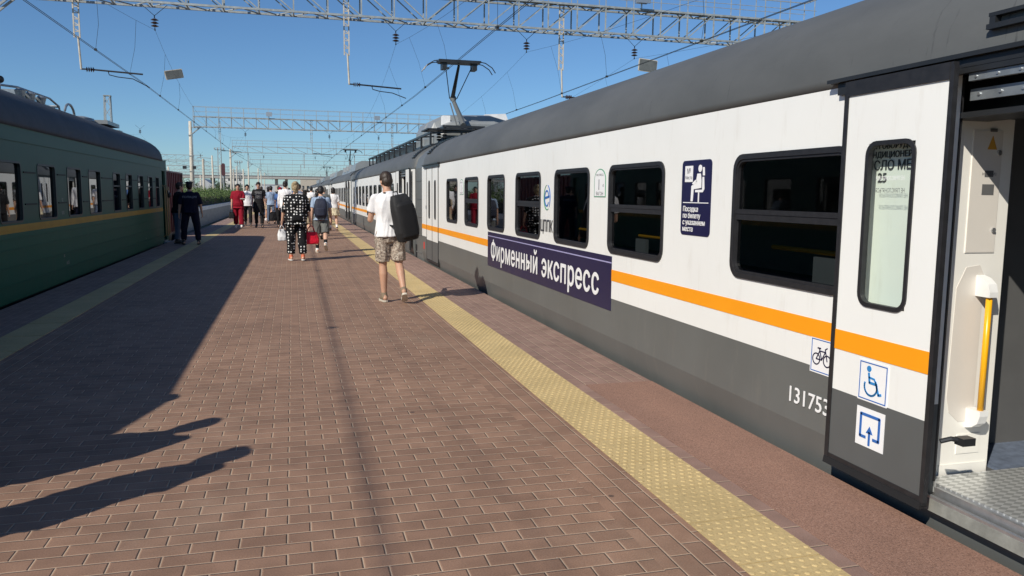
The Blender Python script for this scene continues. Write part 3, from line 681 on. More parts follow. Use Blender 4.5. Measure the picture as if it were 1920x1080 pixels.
# roof handle above the doorway
b = MB(); b.box(2.885, 2.95, 2.0, 2.82, 2.322, 2.338); b.box(2.875, 2.93, 2.0, 2.82, 2.268, 2.290); b.box(2.885, 2.95, 2.785, 2.815, 2.291, 2.321)
b.build('roof_handle', M_blkmetal, roof1)

# ---- roof equipment of the second and further cars
def pantograph(y, car, tall=4.98, xc=4.6):
    p = empty('pantograph', (0,0,0)); p.parent = car; p.location = Vector((0,0,0))-wloc(car)
    base = MB(); base.box(xc-.55, xc+.55, y-.45, y-.38, 3.22, 3.28); base.box(xc-.55, xc+.55, y+.38, y+.45, 3.22, 3.28); base.box(xc-.5, xc-.44, y-.4, y+.4, 3.22, 3.28); base.box(xc+.44, xc+.5, y-.4, y+.4, 3.22, 3.28)
    for sx in (-.5, .5):
        for sy in (-.4, .4):
            for q in range(4): base.rings([[(xc+sx+r*math.cos(t*.785), y+sy+r*math.sin(t*.785), z) for t in range(8)] for r, z in ((.04, 2.94+q*.07), (.075, 2.96+q*.07), (.04, 2.99+q*.07))])
    base.build('base_frame', M_blkmetal, car)
    kz = 4.12; ky = y+1.0
    a = MB(); a.tube([(xc, y-.35, 3.3), (xc-.02, ky, kz)], [.07, .05]); a.tube([(xc-.12, y-.1, 3.3), (xc-.06, ky+.1, kz-.12)], .018); a.tube([(xc+.12, y-.2, 3.28), (xc+.06, ky+.05, kz-.05)], .015); a.ellip((xc, ky, kz), .09, .09, .09); a.build('lower_arm', M_skirt, car)
    a = MB(); a.tube([(xc-.02, ky, kz), (xc, y+.25, tall-.1)], [.06, .035]); a.tube([(xc-.10, ky, kz), (xc-.35, y+.25, tall-.12)], .012); a.tube([(xc+.10, ky, kz), (xc+.35, y+.25, tall-.12)], .012); a.build('upper_arm', M_blkmetal, car)
    h = MB()
    for dy in (.08, .42):
        h.box(xc-.56, xc+.56, y+dy-.025, y+dy+.025, tall-.03, tall+.02)
    h.box(xc-.53, xc+.53, y+.05, y+.45, tall-.055, tall-.03)
    for s_ in (-1, 1):
        for dy in (.08, .42): h.tube([(xc+s_*.5, y+dy, tall), (xc+s_*.68, y+dy, tall-.03), (xc+s_*.86, y+dy, tall-.14), (xc+s_*.95, y+dy, tall-.27)], .013, 6)
        h.box(xc+s_*.40-.06, xc+s_*.40+.06, y+.1, y+.4, tall-.22, tall-.05)
    h.build('contact_head', M_blkmetal, car)
    bpy.data.objects.remove(p)
pantograph(20.6, car2, xc=4.28)
b = MB(); prof = [(-1.2, 2.75), (-1.2, 3.3), (-1.08, 3.55), (-.7, 3.74), (.5, 3.78), (.95, 3.66), (1.2, 3.35), (1.25, 2.75)]
b.rings([[(4.93+a*sc*1.04, y, 2.75+(z-2.75)*hz) for a, z in prof] for y, sc, hz in ((21.2, .80, .66), (21.3, .90, .74), (21.6, .93, .78), (21.95, .93, .78), (22.0, .98, .94), (22.3, 1, 1), (22.9, 1, 1), (22.95, 1.02, 1.02), (24.2, 1.02, 1.02), (24.5, .9, .8))])
b.build('roof_equipment_cover', M_hump, car2, smooth=False)
M_wru = P('white_insulating_unit', (.75,.75,.75), .5)
b = MB(); b.box(4.0, 4.2, 21.6, 21.9, 3.4, 3.66); b.build('white_roof_unit', M_wru, car2); b = MB(); b.prism([(5.3, 3.72), (5.35, 3.80), (5.95, 3.84), (6.05, 3.6)], 22.3, 23.2, 'y'); b.build('white_roof_unit', M_wru, car2)
b = MB(); xr, zr_ = 3.42, 2.94                                   # equipment rack along the roof edge
for y in [20.2+1.5*i for i in range(12)]: b.bar((xr, y, 2.72), (xr, y, 3.08), .05); b.bar((xr, y, 3.07), (xr+1.2, y, 3.16), .04); b.bar((xr+.8, y, 2.9), (xr+.8, y, 3.2), .05)
b.bar((xr, 20.1, 3.08), (xr, 37, 3.08), .06, .05); b.bar((xr+.05, 20.1, 2.78), (xr+.05, 37, 2.78), .05); b.bar((xr+1.2, 20.1, 3.22), (xr+1.2, 37, 3.22), .05)
b.box(xr+.25, xr+1.9, 24.5, 36.5, 2.8, 3.12); b.box(xr-.1, xr+1.1, 20.1, 21.1, 3.16, 3.19)
b.build('roof_rack', M_blkmetal, car2)
for c, y, big in ((cars[0][0], 46, True), (cars[0][0], 0, 0), (cars[1][0], 66, True), (cars[2][0], 92, True), (cars[3][0], 112, True)):
    if not big: continue
    b = MB(); b.prism([(3.5, 2.8), (3.6, 3.2), (3.9, 3.38), (5.3, 3.38), (5.6, 3.2), (5.7, 2.8)], y+.8, y+5, 'y'); b.prism([(3.6, 2.8), (3.7, 3.1), (5.5, 3.1), (5.6, 2.8)], y+6, y+15, 'y')
    for j in range(8): b.sections([(3.7+.25*(j % 3), y+6+j, 3.0, .2, .3), (3.7+.25*(j % 3), y+6+j, 3.3, .16, .25)])
    b.build('roof_equipment_cover', M_hump, c)
pantograph(65.5, cars[1][0], 4.98); pantograph(110.6, cars[3][0], 4.98)
# ================================================================= green coach on the left track
XC = -3.8; CY0, CY1 = 2.9, 27.0
coach = empty('passenger_coach', (-5.4, CY0, -1.1), 'dark green passenger coach with ochre stripe standing in shade at the left platform edge', 'train car')
cw = [(12.1, 13.08), (13.84, 14.82), (15.52, 16.48), (17.05, 18.05), (19.22, 20.0), (20.62, 21.4), (22.15, 22.93), (23.6, 24.35), (24.9, 25.5)]
cw = [(10.4, 11.4), (8.7, 9.7), (7.0, 8.0)] + cw
hol = [(a+.02, b_-.02, 1.09, 1.93) for a, b_ in cw] + [(26.05, 26.72, .0, 2.15)]
b = MB(); holes_wall(b, XC-.06, XC, CY0, CY1, -.02, 2.48, hol); b.box(-7.0, -6.94, CY0, CY1, -.02, 2.48); b.box(-6.94, XC-.061, CY0+.001, CY0+.05, -.02, 2.48); b.box(-6.94, XC-.061, CY1-.05, CY1-.001, -.02, 2.48)
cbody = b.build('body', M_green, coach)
b = MB()
for z, h in ((2.475, .02), (2.235, .012), (.70, .02), (.46, .02), (.21, .02), (.855, .012)): 
    for ya, yb in ((CY0, 26.04), (26.73, CY1)): b.box(XC-.01, XC+.014, ya, yb, z-h/2, z+h/2)
b.build('side_bead', M_green, coach)
b = MB()
for ya, yb in ((CY0, 26.04), (26.73, CY1)): b.box(XC-.01, XC+.003, ya, yb, .935, 1.045); b.box(XC-.01, XC+.016, ya, yb, .975, .990)
b.build('ochre_stripe', M_coachyellow, coach)
b = MB()
for (a, b1), (c, d) in zip(sorted(cw), sorted(cw)[1:]):
    for z in (1.80, 1.33): b.box(XC-.01, XC+.012, b1+.10, c-.10, z-.012, z+.012)
b.build('panel_seam', P('seam_shadow_gap', (.012, .02, .017), .7), coach)
def croof(y, i):
    pts = []
    for j in range(21):
        t = math.pi*j/20; pts.append((-5.4+(1.62-i*.6)*math.cos(t), y, 2.50+(.775-i)*math.sin(t)**.95))
    return pts + [(-7.02+i*.6, y, 2.44), (XC+.02-i*.6, y, 2.44)]
b = MB(); b.rings([croof(y, i) for y, i in [(CY0, .5), (CY0+.2, .2), (CY0+.8, 0)] + [(CY0+.8+(CY1-CY0-1.6)*j/6, 0) for j in range(1, 6)] + [(CY1-.8, 0), (CY1-.35, .1), (CY1-.1, .3), (CY1, .5)]])
croof_ = b.build('roof', M_coachroof, coach, smooth=True)
M_cframe = P('dark_window_gasket', (.02, .03, .027), .5)
for a, b1 in cw:
    f = MB(); f.frame(rrect(a+.03, b1-.03, 1.10, 1.92, .06), rrect(a, b1, 1.07, 1.95, .09), XC-.05, XC+.008); w_ = f.build('window', M_cframe, coach)
    p = MB(); p.add([(XC-.032, a+.02, 1.08), (XC-.032, b1-.02, 1.08), (XC-.032, b1-.02, 1.94), (XC-.032, a+.02, 1.94)], [(0, 1, 2, 3)]); p.build('pane', M_glass_coach, w_)
    if a > 18.5: f = MB(); f.box(XC-.03, XC-.005, a+.03, b1-.03, 1.63, 1.66); f.build('window_bar', M_cframe, w_)
b = MB(); b.box(-6.9, XC-.07, CY0+.1, CY1-.1, .0, .06); b.box(-6.9, XC-.07, CY0+.1, CY1-.1, 2.3, 2.33); b.box(-5.0, -4.97, CY0+.1, 25.9, .06, 2.3); b.build('interior_lining', M_interior, coach)
b = MB(); b.box(XC-.12, XC-.08, 26.06, 26.71, .05, 2.14); b.build('vestibule_door', M_green, coach)
M_brassrail = P('dull_brass_handrail', (.30, .24, .12), .4, .5)
for y in (26.02, 26.78, 26.4):
    b = MB(); b.tube([(XC+.01, y, .15), (XC+.07, y, .22), (XC+.07, y, 1.65), (XC+.01, y, 1.72)], .018); b.build('door_handrail', M_brassrail, coach)
b = MB(); b.box(XC-.1, XC+.18, 26.05, 26.75, -.05, -.01); b.box(XC-.05, XC+.02, 26.02, 26.78, .0, .03); b.build('door_step', M_steel, coach)
b = MB(); b.box(XC+.01, XC+.10, 26.55, 26.85, 1.46, 1.56); b.ellip((XC+.10, 26.7, 1.42), .06, .06, .09); b.build('end_lamp', M_blkmetal, coach)
b = MB(); b.box(-6.7, XC-.15, CY0+.3, CY1-.3, -.5, -.03); b.box(-6.4, XC-.05, 8, 12, -.75, -.15); b.box(-6.4, XC-.10, 14, 15.2, -.7, -.15); b.box(-6.4, XC-.06, 17, 19.5, -.78, -.2)
b.tube([(XC-.02, CY0+.5, -.12), (XC-.02, CY1-1, -.12)], .02)
for yb in (CY0+3.4, CY1-3.4):
    for dy in (-1.2, 1.2):
        for xx in (-6.16, -4.64): b.rings([[(xx+dx, yb+dy+.475*math.cos(2*math.pi*j/20), ZR+.475+.475*math.sin(2*math.pi*j/20)) for j in range(20)] for dx in (-.07, .07)])
    b.box(-4.5, -4.3, yb-1.8, yb+1.8, -.75, -.5)
b.build('underframe', M_blkmetal, coach)
text('02', .085, P('faded_white_paint', (.30,.33,.31), .6), (XC+.002, 15.17, 1.35), coach, xd=(0,1,0)); text('18761', .085, bpy.data.materials['faded_white_paint'], (XC+.002, 15.17, 1.13), coach, xd=(0,1,0), xs=.8)
text('80', .07, bpy.data.materials['faded_white_paint'], (XC+.002, 15.1, .40), coach, xd=(0,1,0)); text('мз5', .10, bpy.data.materials['faded_white_paint'], (XC+.002, 15.3, .26), coach, xd=(0,1,0)); text('мз', .06, bpy.data.materials['faded_white_paint'], (XC+.002, 23.0, .26), coach, xd=(0,1,0))
# roof fittings
b = MB()
for dx in (-.35, .35): b.tube([(-5.4+dx, 16.5, 3.42), (-5.4+dx, 17.5, 3.50), (-5.4+dx, 19.6, 3.52), (-5.4+dx, 20.3, 3.42), (-5.4+dx, 20.35, 3.34)], .022)
b.tube([(-5.75, 20.3, 3.42), (-5.05, 20.3, 3.42)], .022); b.box(-5.7, -5.1, 17.6, 18.8, 3.35, 3.47); b.box(-5.65, -5.1, 19.2, 20.2, 3.34, 3.38)
for y in (17.3, 17.9, 18.6): b.sections([(-4.95, y, 3.30, .07, .07), (-4.95, y, 3.42, .10, .10), (-4.95, y, 3.46, .05, .05)])
b.build('roof_railing', M_steel, croof_)
b = MB(); b.tube([(-5.2, 17.0, 3.4), (-5.2, 17.0, 4.15)], .02); b.ellip((-5.2, 17.05, 3.58), .07, .07, .07); b.build('roof_aerial', M_blkmetal, croof_)
b = MB(); b.tube([(-5.3, 21.8+.45*(1-math.cos(R(a))), 3.38+.28*math.sin(R(a))) for a in range(0, 181, 20)], .03); b.tube([(-5.55, 21.5, 3.40), (-5.5, 21.55, 3.52), (-5.45, 21.8, 3.54)], .018); b.build('roof_pipe_loop', M_steel, croof_)
b = MB()
for y, h in ((23.2, .07), (25.2, .12)): b.sections([(-5.3, y, 3.33, .35, .5), (-5.3, y, 3.36+h*.6, .33, .45), (-5.3, y, 3.38+h, .15, .2)])
b.box(-5.9, -4.7, 23.5, 25.0, 3.30, 3.40); b.box(-5.7, -4.9, 26.0, 26.5, 3.2, 3.32); b.build('roof_vent', M_hump, croof_)
# maroon wagon behind the coach
wag = empty('freight_wagon', (-5.4, 29.0, -1.1), 'maroon ribbed wagon standing just beyond the green coach', 'wagon')
b = MB(); b.box(-6.2, -4.6, 29.0, 37.0, -.1, 2.3); wb = b.build('wagon_box', M_maroon, wag)
b = MB()
for i in range(17): b.box(-4.602, -4.56, 29.02+i*.497, 29.10+i*.497, -.05, 2.26)
b.box(-4.603, -4.55, 29, 37, 2.26, 2.32); b.build('wagon_rib', M_maroon, wag)
b = MB(); b.box(-6.0, -4.8, 28.3, 37.5, -.5, -.11)
for y in (30.5, 32.3, 34.5, 36.2):
    for xx in (-6.16, -4.64): b.rings([[(xx+dx, y+.45*math.cos(2*math.pi*j/16), ZR+.45+.45*math.sin(2*math.pi*j/16)) for j in range(16)] for dx in (-.07, .07)])
b.build('wagon_underframe', M_blkmetal, wag)

# ================================================================= gantries
GY = [32, 90, 146, 204, 262, 320]; ZB, ZT = 8.25, 9.30; GX0, GX1 = -9.8, 22.8
glabels = ['near lattice gantry crossing overhead at the top of the picture', 'second lattice gantry, its left end on a concrete pole beyond the green coach', 'third lattice gantry, smaller, farther down the line', 'fourth lattice gantry, in the cluster low above the heads', 'fifth lattice gantry, tiny in the distance', 'farthest lattice gantry of the row, barely visible']
def gantry(gy, label, lod):
    g = empty('catenary_gantry', (GX0, gy, -1.3), label, 'gantry', 'lattice gantries spanning the tracks')
    dp = .75; y0_, y1_ = gy-dp/2, gy+dp/2; st = 1.25 if lod < 2 else 2.5; n = int((GX1-GX0)/st)
    b = MB(); c = .075
    for y in (y0_, y1_):
        for z in (ZB, ZT): b.bar((GX0, y, z), (GX1, y, z), c, c)
        for i in range(n+1):
            x = GX0+i*st; b.bar((x, y, ZB), (x, y, ZT), .05, .05)
            if i < n:
                right = x > 5
                if lod < 3: b.bar((x, y, ZB if right else ZT), (x+st, y, ZT if right else ZB), .04, .04)
    for i in range(n+1):
        x = GX0+i*st
        if lod < 3:
            for z in (ZB, ZT):
                b.bar((x, y0_, z), (x, y1_, z), .04)
                if i < n: b.bar((x, y0_ if i % 2 else y1_, z), (x+st/2, y1_ if i % 2 else y0_, z), .035); b.bar((x+st/2, y1_ if i % 2 else y0_, z), (x+st, y0_ if i % 2 else y1_, z), .035)
    b.build('truss', M_gantry, g)
    if lod < 2:
        b = MB(); b.box(GX0+.5, GX1, gy-.22, gy+.22, ZT+.045, ZT+.06); b.build('walkway', M_gantry, g)
    r = MB(); zr = ZT+1.02
    for y in ((y0_, y1_) if lod < 3 else (y0_,)):
        for z, wv in ((zr, .035), (ZT+.52, .022)): r.bar((GX0, y, z), (GX1, y, z), wv)
        for i in range(0, n+1): r.bar((GX0+i*st, y, ZT), (GX0+i*st, y, zr), .03)
    r.bar((GX0, y0_, zr), (GX0, y1_, zr), .035); r.bar((GX1, y0_, zr), (GX1, y1_, zr), .035)
    if lod == 0:
        for y in (y0_, y1_):
            r.tube([(GX1-1.2, y, ZT+1.5), (GX1-.4, y+.05, ZT+1.5), (GX1-.1, y, ZT+1.2)], .02, 5)
    r.build('railing', M_gantry, g)
    for px_, pole in ((GX0-.35, True), (GX1+.2, True)):
        b = MB(); b.tube([(px_, gy, -1.3), (px_, gy, ZB+.55)], [.24, .15], 16); pl = b.build('concrete_pole', M_conc, g, smooth=True)
        b = MB(); s_ = 1 if px_ < 0 else -1
        b.bar((px_, gy-.2, ZB-.9), (px_+s_*1.0, gy-.2, ZB-.04), .07); b.bar((px_, gy+.2, ZB-.9), (px_+s_*1.0, gy+.2, ZB-.04), .07); b.box(px_-.2, px_+.2, gy-.22, gy+.22, ZB-.95, ZB-.85); b.bar((px_-.2, gy, ZB-.1), (px_+s_*1, gy, ZB-.1), .1)
        if lod < 2 and px_ < 0:
            b.tube([(px_+.27, gy-.1, -1), (px_+.22, gy-.1, ZB-1)], .02, 5)
            for z in (5.2, 2.6, 3.6): b.box(px_-.24, px_+.24, gy-.24, gy+.24, z, z+.05)
        b.build('bracket', M_gantry, pl)
        if lod == 1 and px_ < 0:
            b = MB(); b.tube([(px_-.05, gy, 4.1), (px_-.6, gy-.1, 4.0)], .03, 6); b.box(px_-.85, px_-.5, gy-.35, gy+.05, 3.85, 4.15); b.build('loudspeaker', M_blkmetal, pl)
            b = MB(); b.box(px_+.15, px_+.45, gy-.35, gy+.05, 3.85, 4.15); b.build('loudspeaker', M_blkmetal, pl)
    # drop masts with registration arms
    for mx, zb in ((-7.25, 5.82), (2.15, 5.72), (10.9, 5.6)):
        b = MB()
        if lod < 2:
            zt = ZT if mx > 0 else ZB+.6; L = zt-zb-1.1; m_ = 9
            for s_ in (-.09, .09): b.bar((mx+s_, gy, zt), (mx+s_, gy, zb+1.1), .045)
            for i in range(m_*2):
                z = zt-L*i/(m_*2); b.bar((mx-.09, gy, z), (mx+.09, gy, z-(L/(m_*2) if i % 2 else 0)), .028)
            b.tube([(mx+.03, gy, zb+1.15), (mx+.08, gy, zb)], .035, 8)
        else: b.bar((mx, gy, ZB), (mx, gy, zb), .14)
        dm = b.build('drop_mast', M_conc if lod < 1 else M_gantry, g)
        if lod < 2:
            a = MB(); a.tube([(mx+.4, gy, zb+.02), (mx+2.1, gy, zb-.07)], .03, 8); a.bar((mx+.05, gy, zb+.02), (mx+.25, gy, zb+.02), .05); a.tube([(mx+.95, gy, zb-.02), (mx+.98, gy, zb-.14), (mx+1.25, gy+.02, zb-.2), (mx+1.75, gy+.05, zb-.24), (mx+2.3, gy+.1, 5.3)], .018, 6)
            a.build('registration_arm', M_blkmetal, dm)
            a = MB()
            for i in range(4): a.rings([[(mx+.24+i*.07+dx, gy+r*math.cos(t*.5236), zb+.015+r*math.sin(t*.5236)) for t in range(12)] for dx, r in ((0, .04), (.02, .095), (.05, .04))])
            a.build('insulator', M_insul, dm)
    if lod < 2:
        for lx in ((14.3,) if lod == 0 else (-2.2, 9.2)):
            b = MB(); b.bar((lx, y0_, ZT), (lx, y0_, ZT+.25), .05); b.box(lx-.25, lx+.25, y0_-.22, y0_+.10, ZT+.25, ZT+.62); b.box(lx-.3, lx+.3, y0_-.26, y0_-.2, ZT+.22, ZT+.66); b.build('floodlight', M_alu, g)
    return g
for i, (gy, lb) in enumerate(zip(GY, glabels)): gantry(gy, lb, i)

# ================================================================= overhead line
def overhead(xc, mx, label, xoff=0, two=True, ymax=320, gi=None):
    root = empty('overhead_line', (xc, GY[0], 5.3), label, 'overhead line', 'overhead lines above the tracks')
    ys = [-26] + [y for y in GY if y <= ymax]; zc = 5.42
    zg, zm = 7.35, 6.0
    def mess(y):
        for a, c in zip(ys, ys[1:]):
            if a <= y <= c:
                t = (y-a)/(c-a); sag = 4*t*(1-t); return (mx+(xc-mx)*min(1, sag*1.1), y, zg+(zm-zg)*sag**1.0)
        return (mx, y, zg)
    def cont(y):
        st = 0
        for i, (a, c) in enumerate(zip(ys, ys[1:])):
            if a <= y <= c: t = (y-a)/(c-a); st = (.22 if i % 2 else -.22)*(1-2*t)
        return (xc+st, y, zc)
    N = []
    for a, c in zip(ys, ys[1:]): N += [a+(c-a)*i/20 for i in range(20)]
    N.append(ys[-1])
    b = MB(); 
    for dx in ((-.025, .025) if two else (0,)): b.tube([(cont(y)[0]+dx, y, zc) for y in N], .0075, 5)
    b.build('contact_wire', M_wire, root)
    b = MB(); b.tube([mess(y) for y in N], .0045, 5)
    for y in ys: b.ellip((mess(y)[0], y, zg), .03, .05, .03, n=6, m=5)
    b.build('messenger_wire', M_wire, root)
    for a, c in zip(ys, ys[1:]):
        if a > 100: break
        for fr in (.06, .16, .28, .40, .52, .64, .76, .87, .95):
            y = a+(c-a)*fr; p = mess(y); q = cont(y+.4); m = ((p[0]+q[0])/2+.06, y+.2, (p[2]+q[2])/2)
            d = MB(); d.tube([p, m, q], .005, 4); d.box(q[0]-.03, q[0]+.03, q[1]-.04, q[1]+.04, q[2]-.02, q[2]+.04); d.build('dropper', M_wire, root)
    for gy in ys[1:4]:
        b = MB(); z = zg+.08
        for i in range(3): b.sections([(mx, gy, z+.02+i*.11, .04, .04), (mx, gy, z+.05+i*.11, .14, .14), (mx, gy, z+.10+i*.11, .05, .05)], n=12)
        b.build('insulator', M_insul, root)
        b = MB(); b.tube([(mx, gy, z-.1), (mx, gy, z)], .018, 5); b.tube([(mx, gy, z+.34), (mx, gy, z+.42)], .02, 5); b.tube([(mx, gy, z+.42), (mx-.45, gy, ZB)], .010, 4); b.tube([(mx, gy, z+.42), (mx+.45, gy, ZB)], .010, 4); b.build('hanger', M_wire, root)
    return root
overhead(-5.35, -4.68, 'twin contact wires and sagging messenger wire above the green coach track')
overhead(4.6, 4.05, 'twin contact wires and sagging messenger wire above the white train')
overhead(9.9, 9.4, 'wires over the track hidden behind the white train, nearest it on the right')
overhead(14.6, 14.2, 'wires crossing the upper right of the sky, far side of the yard', ymax=204)
overhead(-15.5, -15.0, 'wires over the tracks far to the left beyond the hedge')
# marker boards hung from the messenger wires
def board(x, y, z, w_, h, rz, tilt, label):
    b = MB(); b.prism(rrect(-w_/2, w_/2, -h/2, h/2, .04), -.02, .02); b2 = MB(); b2.prism(rrect(-w_/2+.03, w_/2-.03, -h/2+.03, h/2-.03, .03), -.035, -.021)
    r = empty('hanging_board', (x, y, z), label, 'hanging board'); r.rotation_euler = (tilt, 0, rz)
    o1 = b.build('rim', M_conc, r, local=True); o2 = b2.build('face', P('weathered_dark_board', (.10,.11,.11), .7, var=.3), r, local=True)
    o1.rotation_euler = o2.rotation_euler = (0, 0, 0); return r
board(-5.25, 41, 7.0, .80, .42, R(90+12), R(-12), 'small weathered grey board hung in the wires upper left')
board(14.0, 30.2, 6.78, .80, .50, R(88), R(5), 'larger pale edged grey board above the nearest train roof')

# ================================================================= background
def loc_tube(name, pts, r, mat, label, cat, grp=None):
    b = MB(); b.tube(pts, r, 10); o = b.build(name, mat, None, smooth=True); tag(o, label, cat, grp); return o
# hedge on the far platform
def leaf_mass(b, c, rx, ry, rz, n, s, shell=.55):
    for _ in range(n):
        while True:
            u = Vector((random.uniform(-1,1), random.uniform(-1,1), random.uniform(-1,1)))
            if shell < u.length < 1: break
        p = Vector((c[0]+u.x*rx, c[1]+u.y*ry, c[2]+u.z*rz)); a = Vector((random.gauss(0,1), random.gauss(0,1), random.gauss(0,1))).normalized(); q = a.orthogonal().normalized(); t = a.cross(q)
        l = s*random.uniform(.6, 1.3); b.add([p-q*l*.5, p+t*l*.28, p+q*l*.5, p-t*l*.28], [(0,1,2,3)])
def mat_leaf(name, c1, c2):
    k = NT(name); k.b.inputs['Roughness'].default_value = .6
    k.l(k.ramp(k.noise(k.pos(), 1.4, 4), [(.35, c1), (.65, c2)]), k.b.inputs['Base Color']); k.b.inputs['Subsurface Weight'].default_value = 0
    return k.m
M_leaf = mat_leaf('hedge_leaves', (.045, .085, .02), (.13, .19, .05)); M_leaf2 = mat_leaf('tree_leaves', (.035, .06, .02), (.08, .115, .04))
M_bark = P('bark', (.09, .07, .05), .9)
def hedge(x0, x1, y0, y1, z0, z1, label, n):
    r = empty('hedge', ((x0+x1)/2, y0, z0), label, 'hedge')
    b = MB(); L = y1-y0; m = int(L/1.2)
    for i in range(m):
        y = y0+L*(i+.5)/m; h = z1+random.uniform(-.22, .2)
        leaf_mass(b, ((x0+x1)/2+random.uniform(-.1,.1), y, (z0+h)/2), (x1-x0)/2*1.1, .85, (h-z0)/2*1.08, n, .13, .35)
        for _ in range(3): leaf_mass(b, ((x0+x1)/2+random.uniform(-.4,.4), y+random.uniform(-.5,.5), h+random.uniform(-.05,.15)), .22, .22, .2, 14, .12, 0)
    b.build('foliage', M_leaf, r)
    b = MB(); m = int(L/.9)
    for i in range(m): y = y0+L*(i+.5)/m; b.tube([((x0+x1)/2, y, z0), ((x0+x1)/2+random.uniform(-.15,.15), y+random.uniform(-.2,.2), z0+(z1-z0)*.7)], [.03, .012], 5); b.box(x0+.3, x1-.3, y-.46, y+.46, z0, z0+(z1-z0)*.62+random.uniform(-.1,.1))
    b.build('stem', M_bark, r)
hedge(-8.9, -7.5, 42, 140, .0, 1.55, 'clipped green hedge behind the white parapet wall', 340)
def tree(x, y, z0, h, r, label, grp='trees beyond the hedge', lv=900):
    t = empty('tree', (x, y, z0), label, 'tree', grp)
    b = MB(); b.tube([(x, y, z0), (x+.1, y, z0+h*.35), (x, y+.1, z0+h*.75)], [.22, .15, .05], 7)
    lim = []
    for i in range(7):
        a = random.uniform(0, 6.28); zz_ = z0+h*random.uniform(.3, .6); e = (x+math.cos(a)*r*.65, y+math.sin(a)*r*.65, zz_+h*.25); b.tube([(x, y, zz_), e], [.07, .02], 5); lim.append(e)
    b.build('trunk', M_bark, t); b = MB()
    for e in lim+[(x, y, z0+h*.85), (x+.3, y, z0+h*.7), (x-.5, y, z0+h*.6)]: leaf_mass(b, e, r*.5, r*.5, h*.2, lv//10, .34, .1)
    b.build('crown', M_leaf2, t)
tl = ['dark bushy tree just right of the officer behind the hedge', 'round tree under the overpass, second from the left', 'low spreading tree in the middle of the hedge background', 'tree between the concrete poles behind the hedge', 'small tree near the third gantry pole', 'faint tree farthest along behind the woman in red', 'dull green tree in front of the sheds', 'tree at the left edge of the gap beyond the coach', 'pale tree beside the white shed']
for (x, y, h, r), lb in zip([(-17, 118, 3.6, 3.0), (-20, 140, 4.4, 3.4), (-15.5, 150, 3.4, 2.8), (-23, 185, 5.6, 4), (-15, 190, 4.6, 3), (-14, 235, 5.0, 3.6), (-32, 200, 6, 4.5), (-27, 130, 5, 3.6), (-20, 230, 5.6, 4)], tl): tree(x, y, -1.35, h, r, lb)
# overpass
ov = empty('overpass', (-10, 300, -1.3), 'long grey road overpass across the tracks in the distance', 'bridge')
b = MB(); b.box(-170, 90, 300, 311, 6.2, 7.2); b.build('deck', M_chimeconc, ov)
b = MB(); b.box(-170, 90, 299.8, 300, 7.2, 7.35)
for i in range(130): b.box(-170+i*2, -169.9+i*2, 299.85, 299.95, 7.35, 8.2)
b.bar((-170, 299.9, 8.2), (90, 299.9, 8.2), .12); b.bar((-170, 299.9, 7.8), (90, 299.9, 7.8), .08); b.build('parapet_railing', M_gantry, ov)
b = MB()
for i in range(11):
    for dx in (0, 3.5): b.box(-160+i*22+dx, -159+i*22+dx, 302, 309, -1.35, 6.2)
b.build('pier', M_conc, ov)
# low buildings and stabled trains under and beyond the overpass
def building(x0, x1, y0, y1, h, mat, label, roof='flat', nm='building'):
    r = empty(nm, ((x0+x1)/2, y0, -1.3), label, 'building'); b = MB(); b.box(x0, x1, y0, y1, -1.35, h); b.build('wall', mat, r)
    b = MB()
    if roof == 'gable': b.prism([(x0-.4, h), (x1+.4, h), ((x0+x1)/2, h+(x1-x0)*.42)], y0-.4, y1+.4, 'y')
    else: b.box(x0-.2, x1+.2, y0-.2, y1+.2, h+.003, h+.35)
    b.build('roof', M_roofgrey, r)
    n = max(2, int((x1-x0)/2.2)); nf = max(1, int((h+1)/3))
    for f_ in range(nf):
        for i in range(n):
            xx = x0+(x1-x0)*(i+.5)/n; b = MB(); b.box(xx-.5, xx+.5, y0-.06, y0-.002, f_*3+.2, f_*3+1.6); b.build('window', M_glass_dark, r)
M_roofgrey = P('grey_sheet_roof', (.42, .43, .44), .6); M_glass_dark = P('dark_far_window', (.03, .04, .05), .15)
M_wh = P('white_render', (.62, .61, .58), .8); M_bei = P('beige_render', (.45, .40, .33), .8); M_sheda = P('pale_shed_sheet', (.50, .52, .54), .6)
building(-26, -19, 225, 240, 1.9, M_wh, 'small white house with a pitched roof beside the line', 'gable', 'house')
building(-62, -44, 330, 350, 7.5, M_bei, 'beige depot building beyond the overpass at left')
building(-98, -70, 250, 262, 3.2, M_wh, 'long white shed at the far left of the yard', nm='shed')
building(-15, -3, 350, 362, 4.4, M_sheda, 'pale shed seen under the overpass near the track end', nm='shed')
building(4, 22, 400, 415, 7.8, M_bei, 'distant beige block above the far end of the train')
building(-42, -30, 262, 272, 3.4, M_sheda, 'low pale sheet metal shed below the overpass', nm='shed')
building(-30, -21, 372, 385, 9.6, M_wh, 'white apartment block rising just over the overpass', nm='apartment_block')
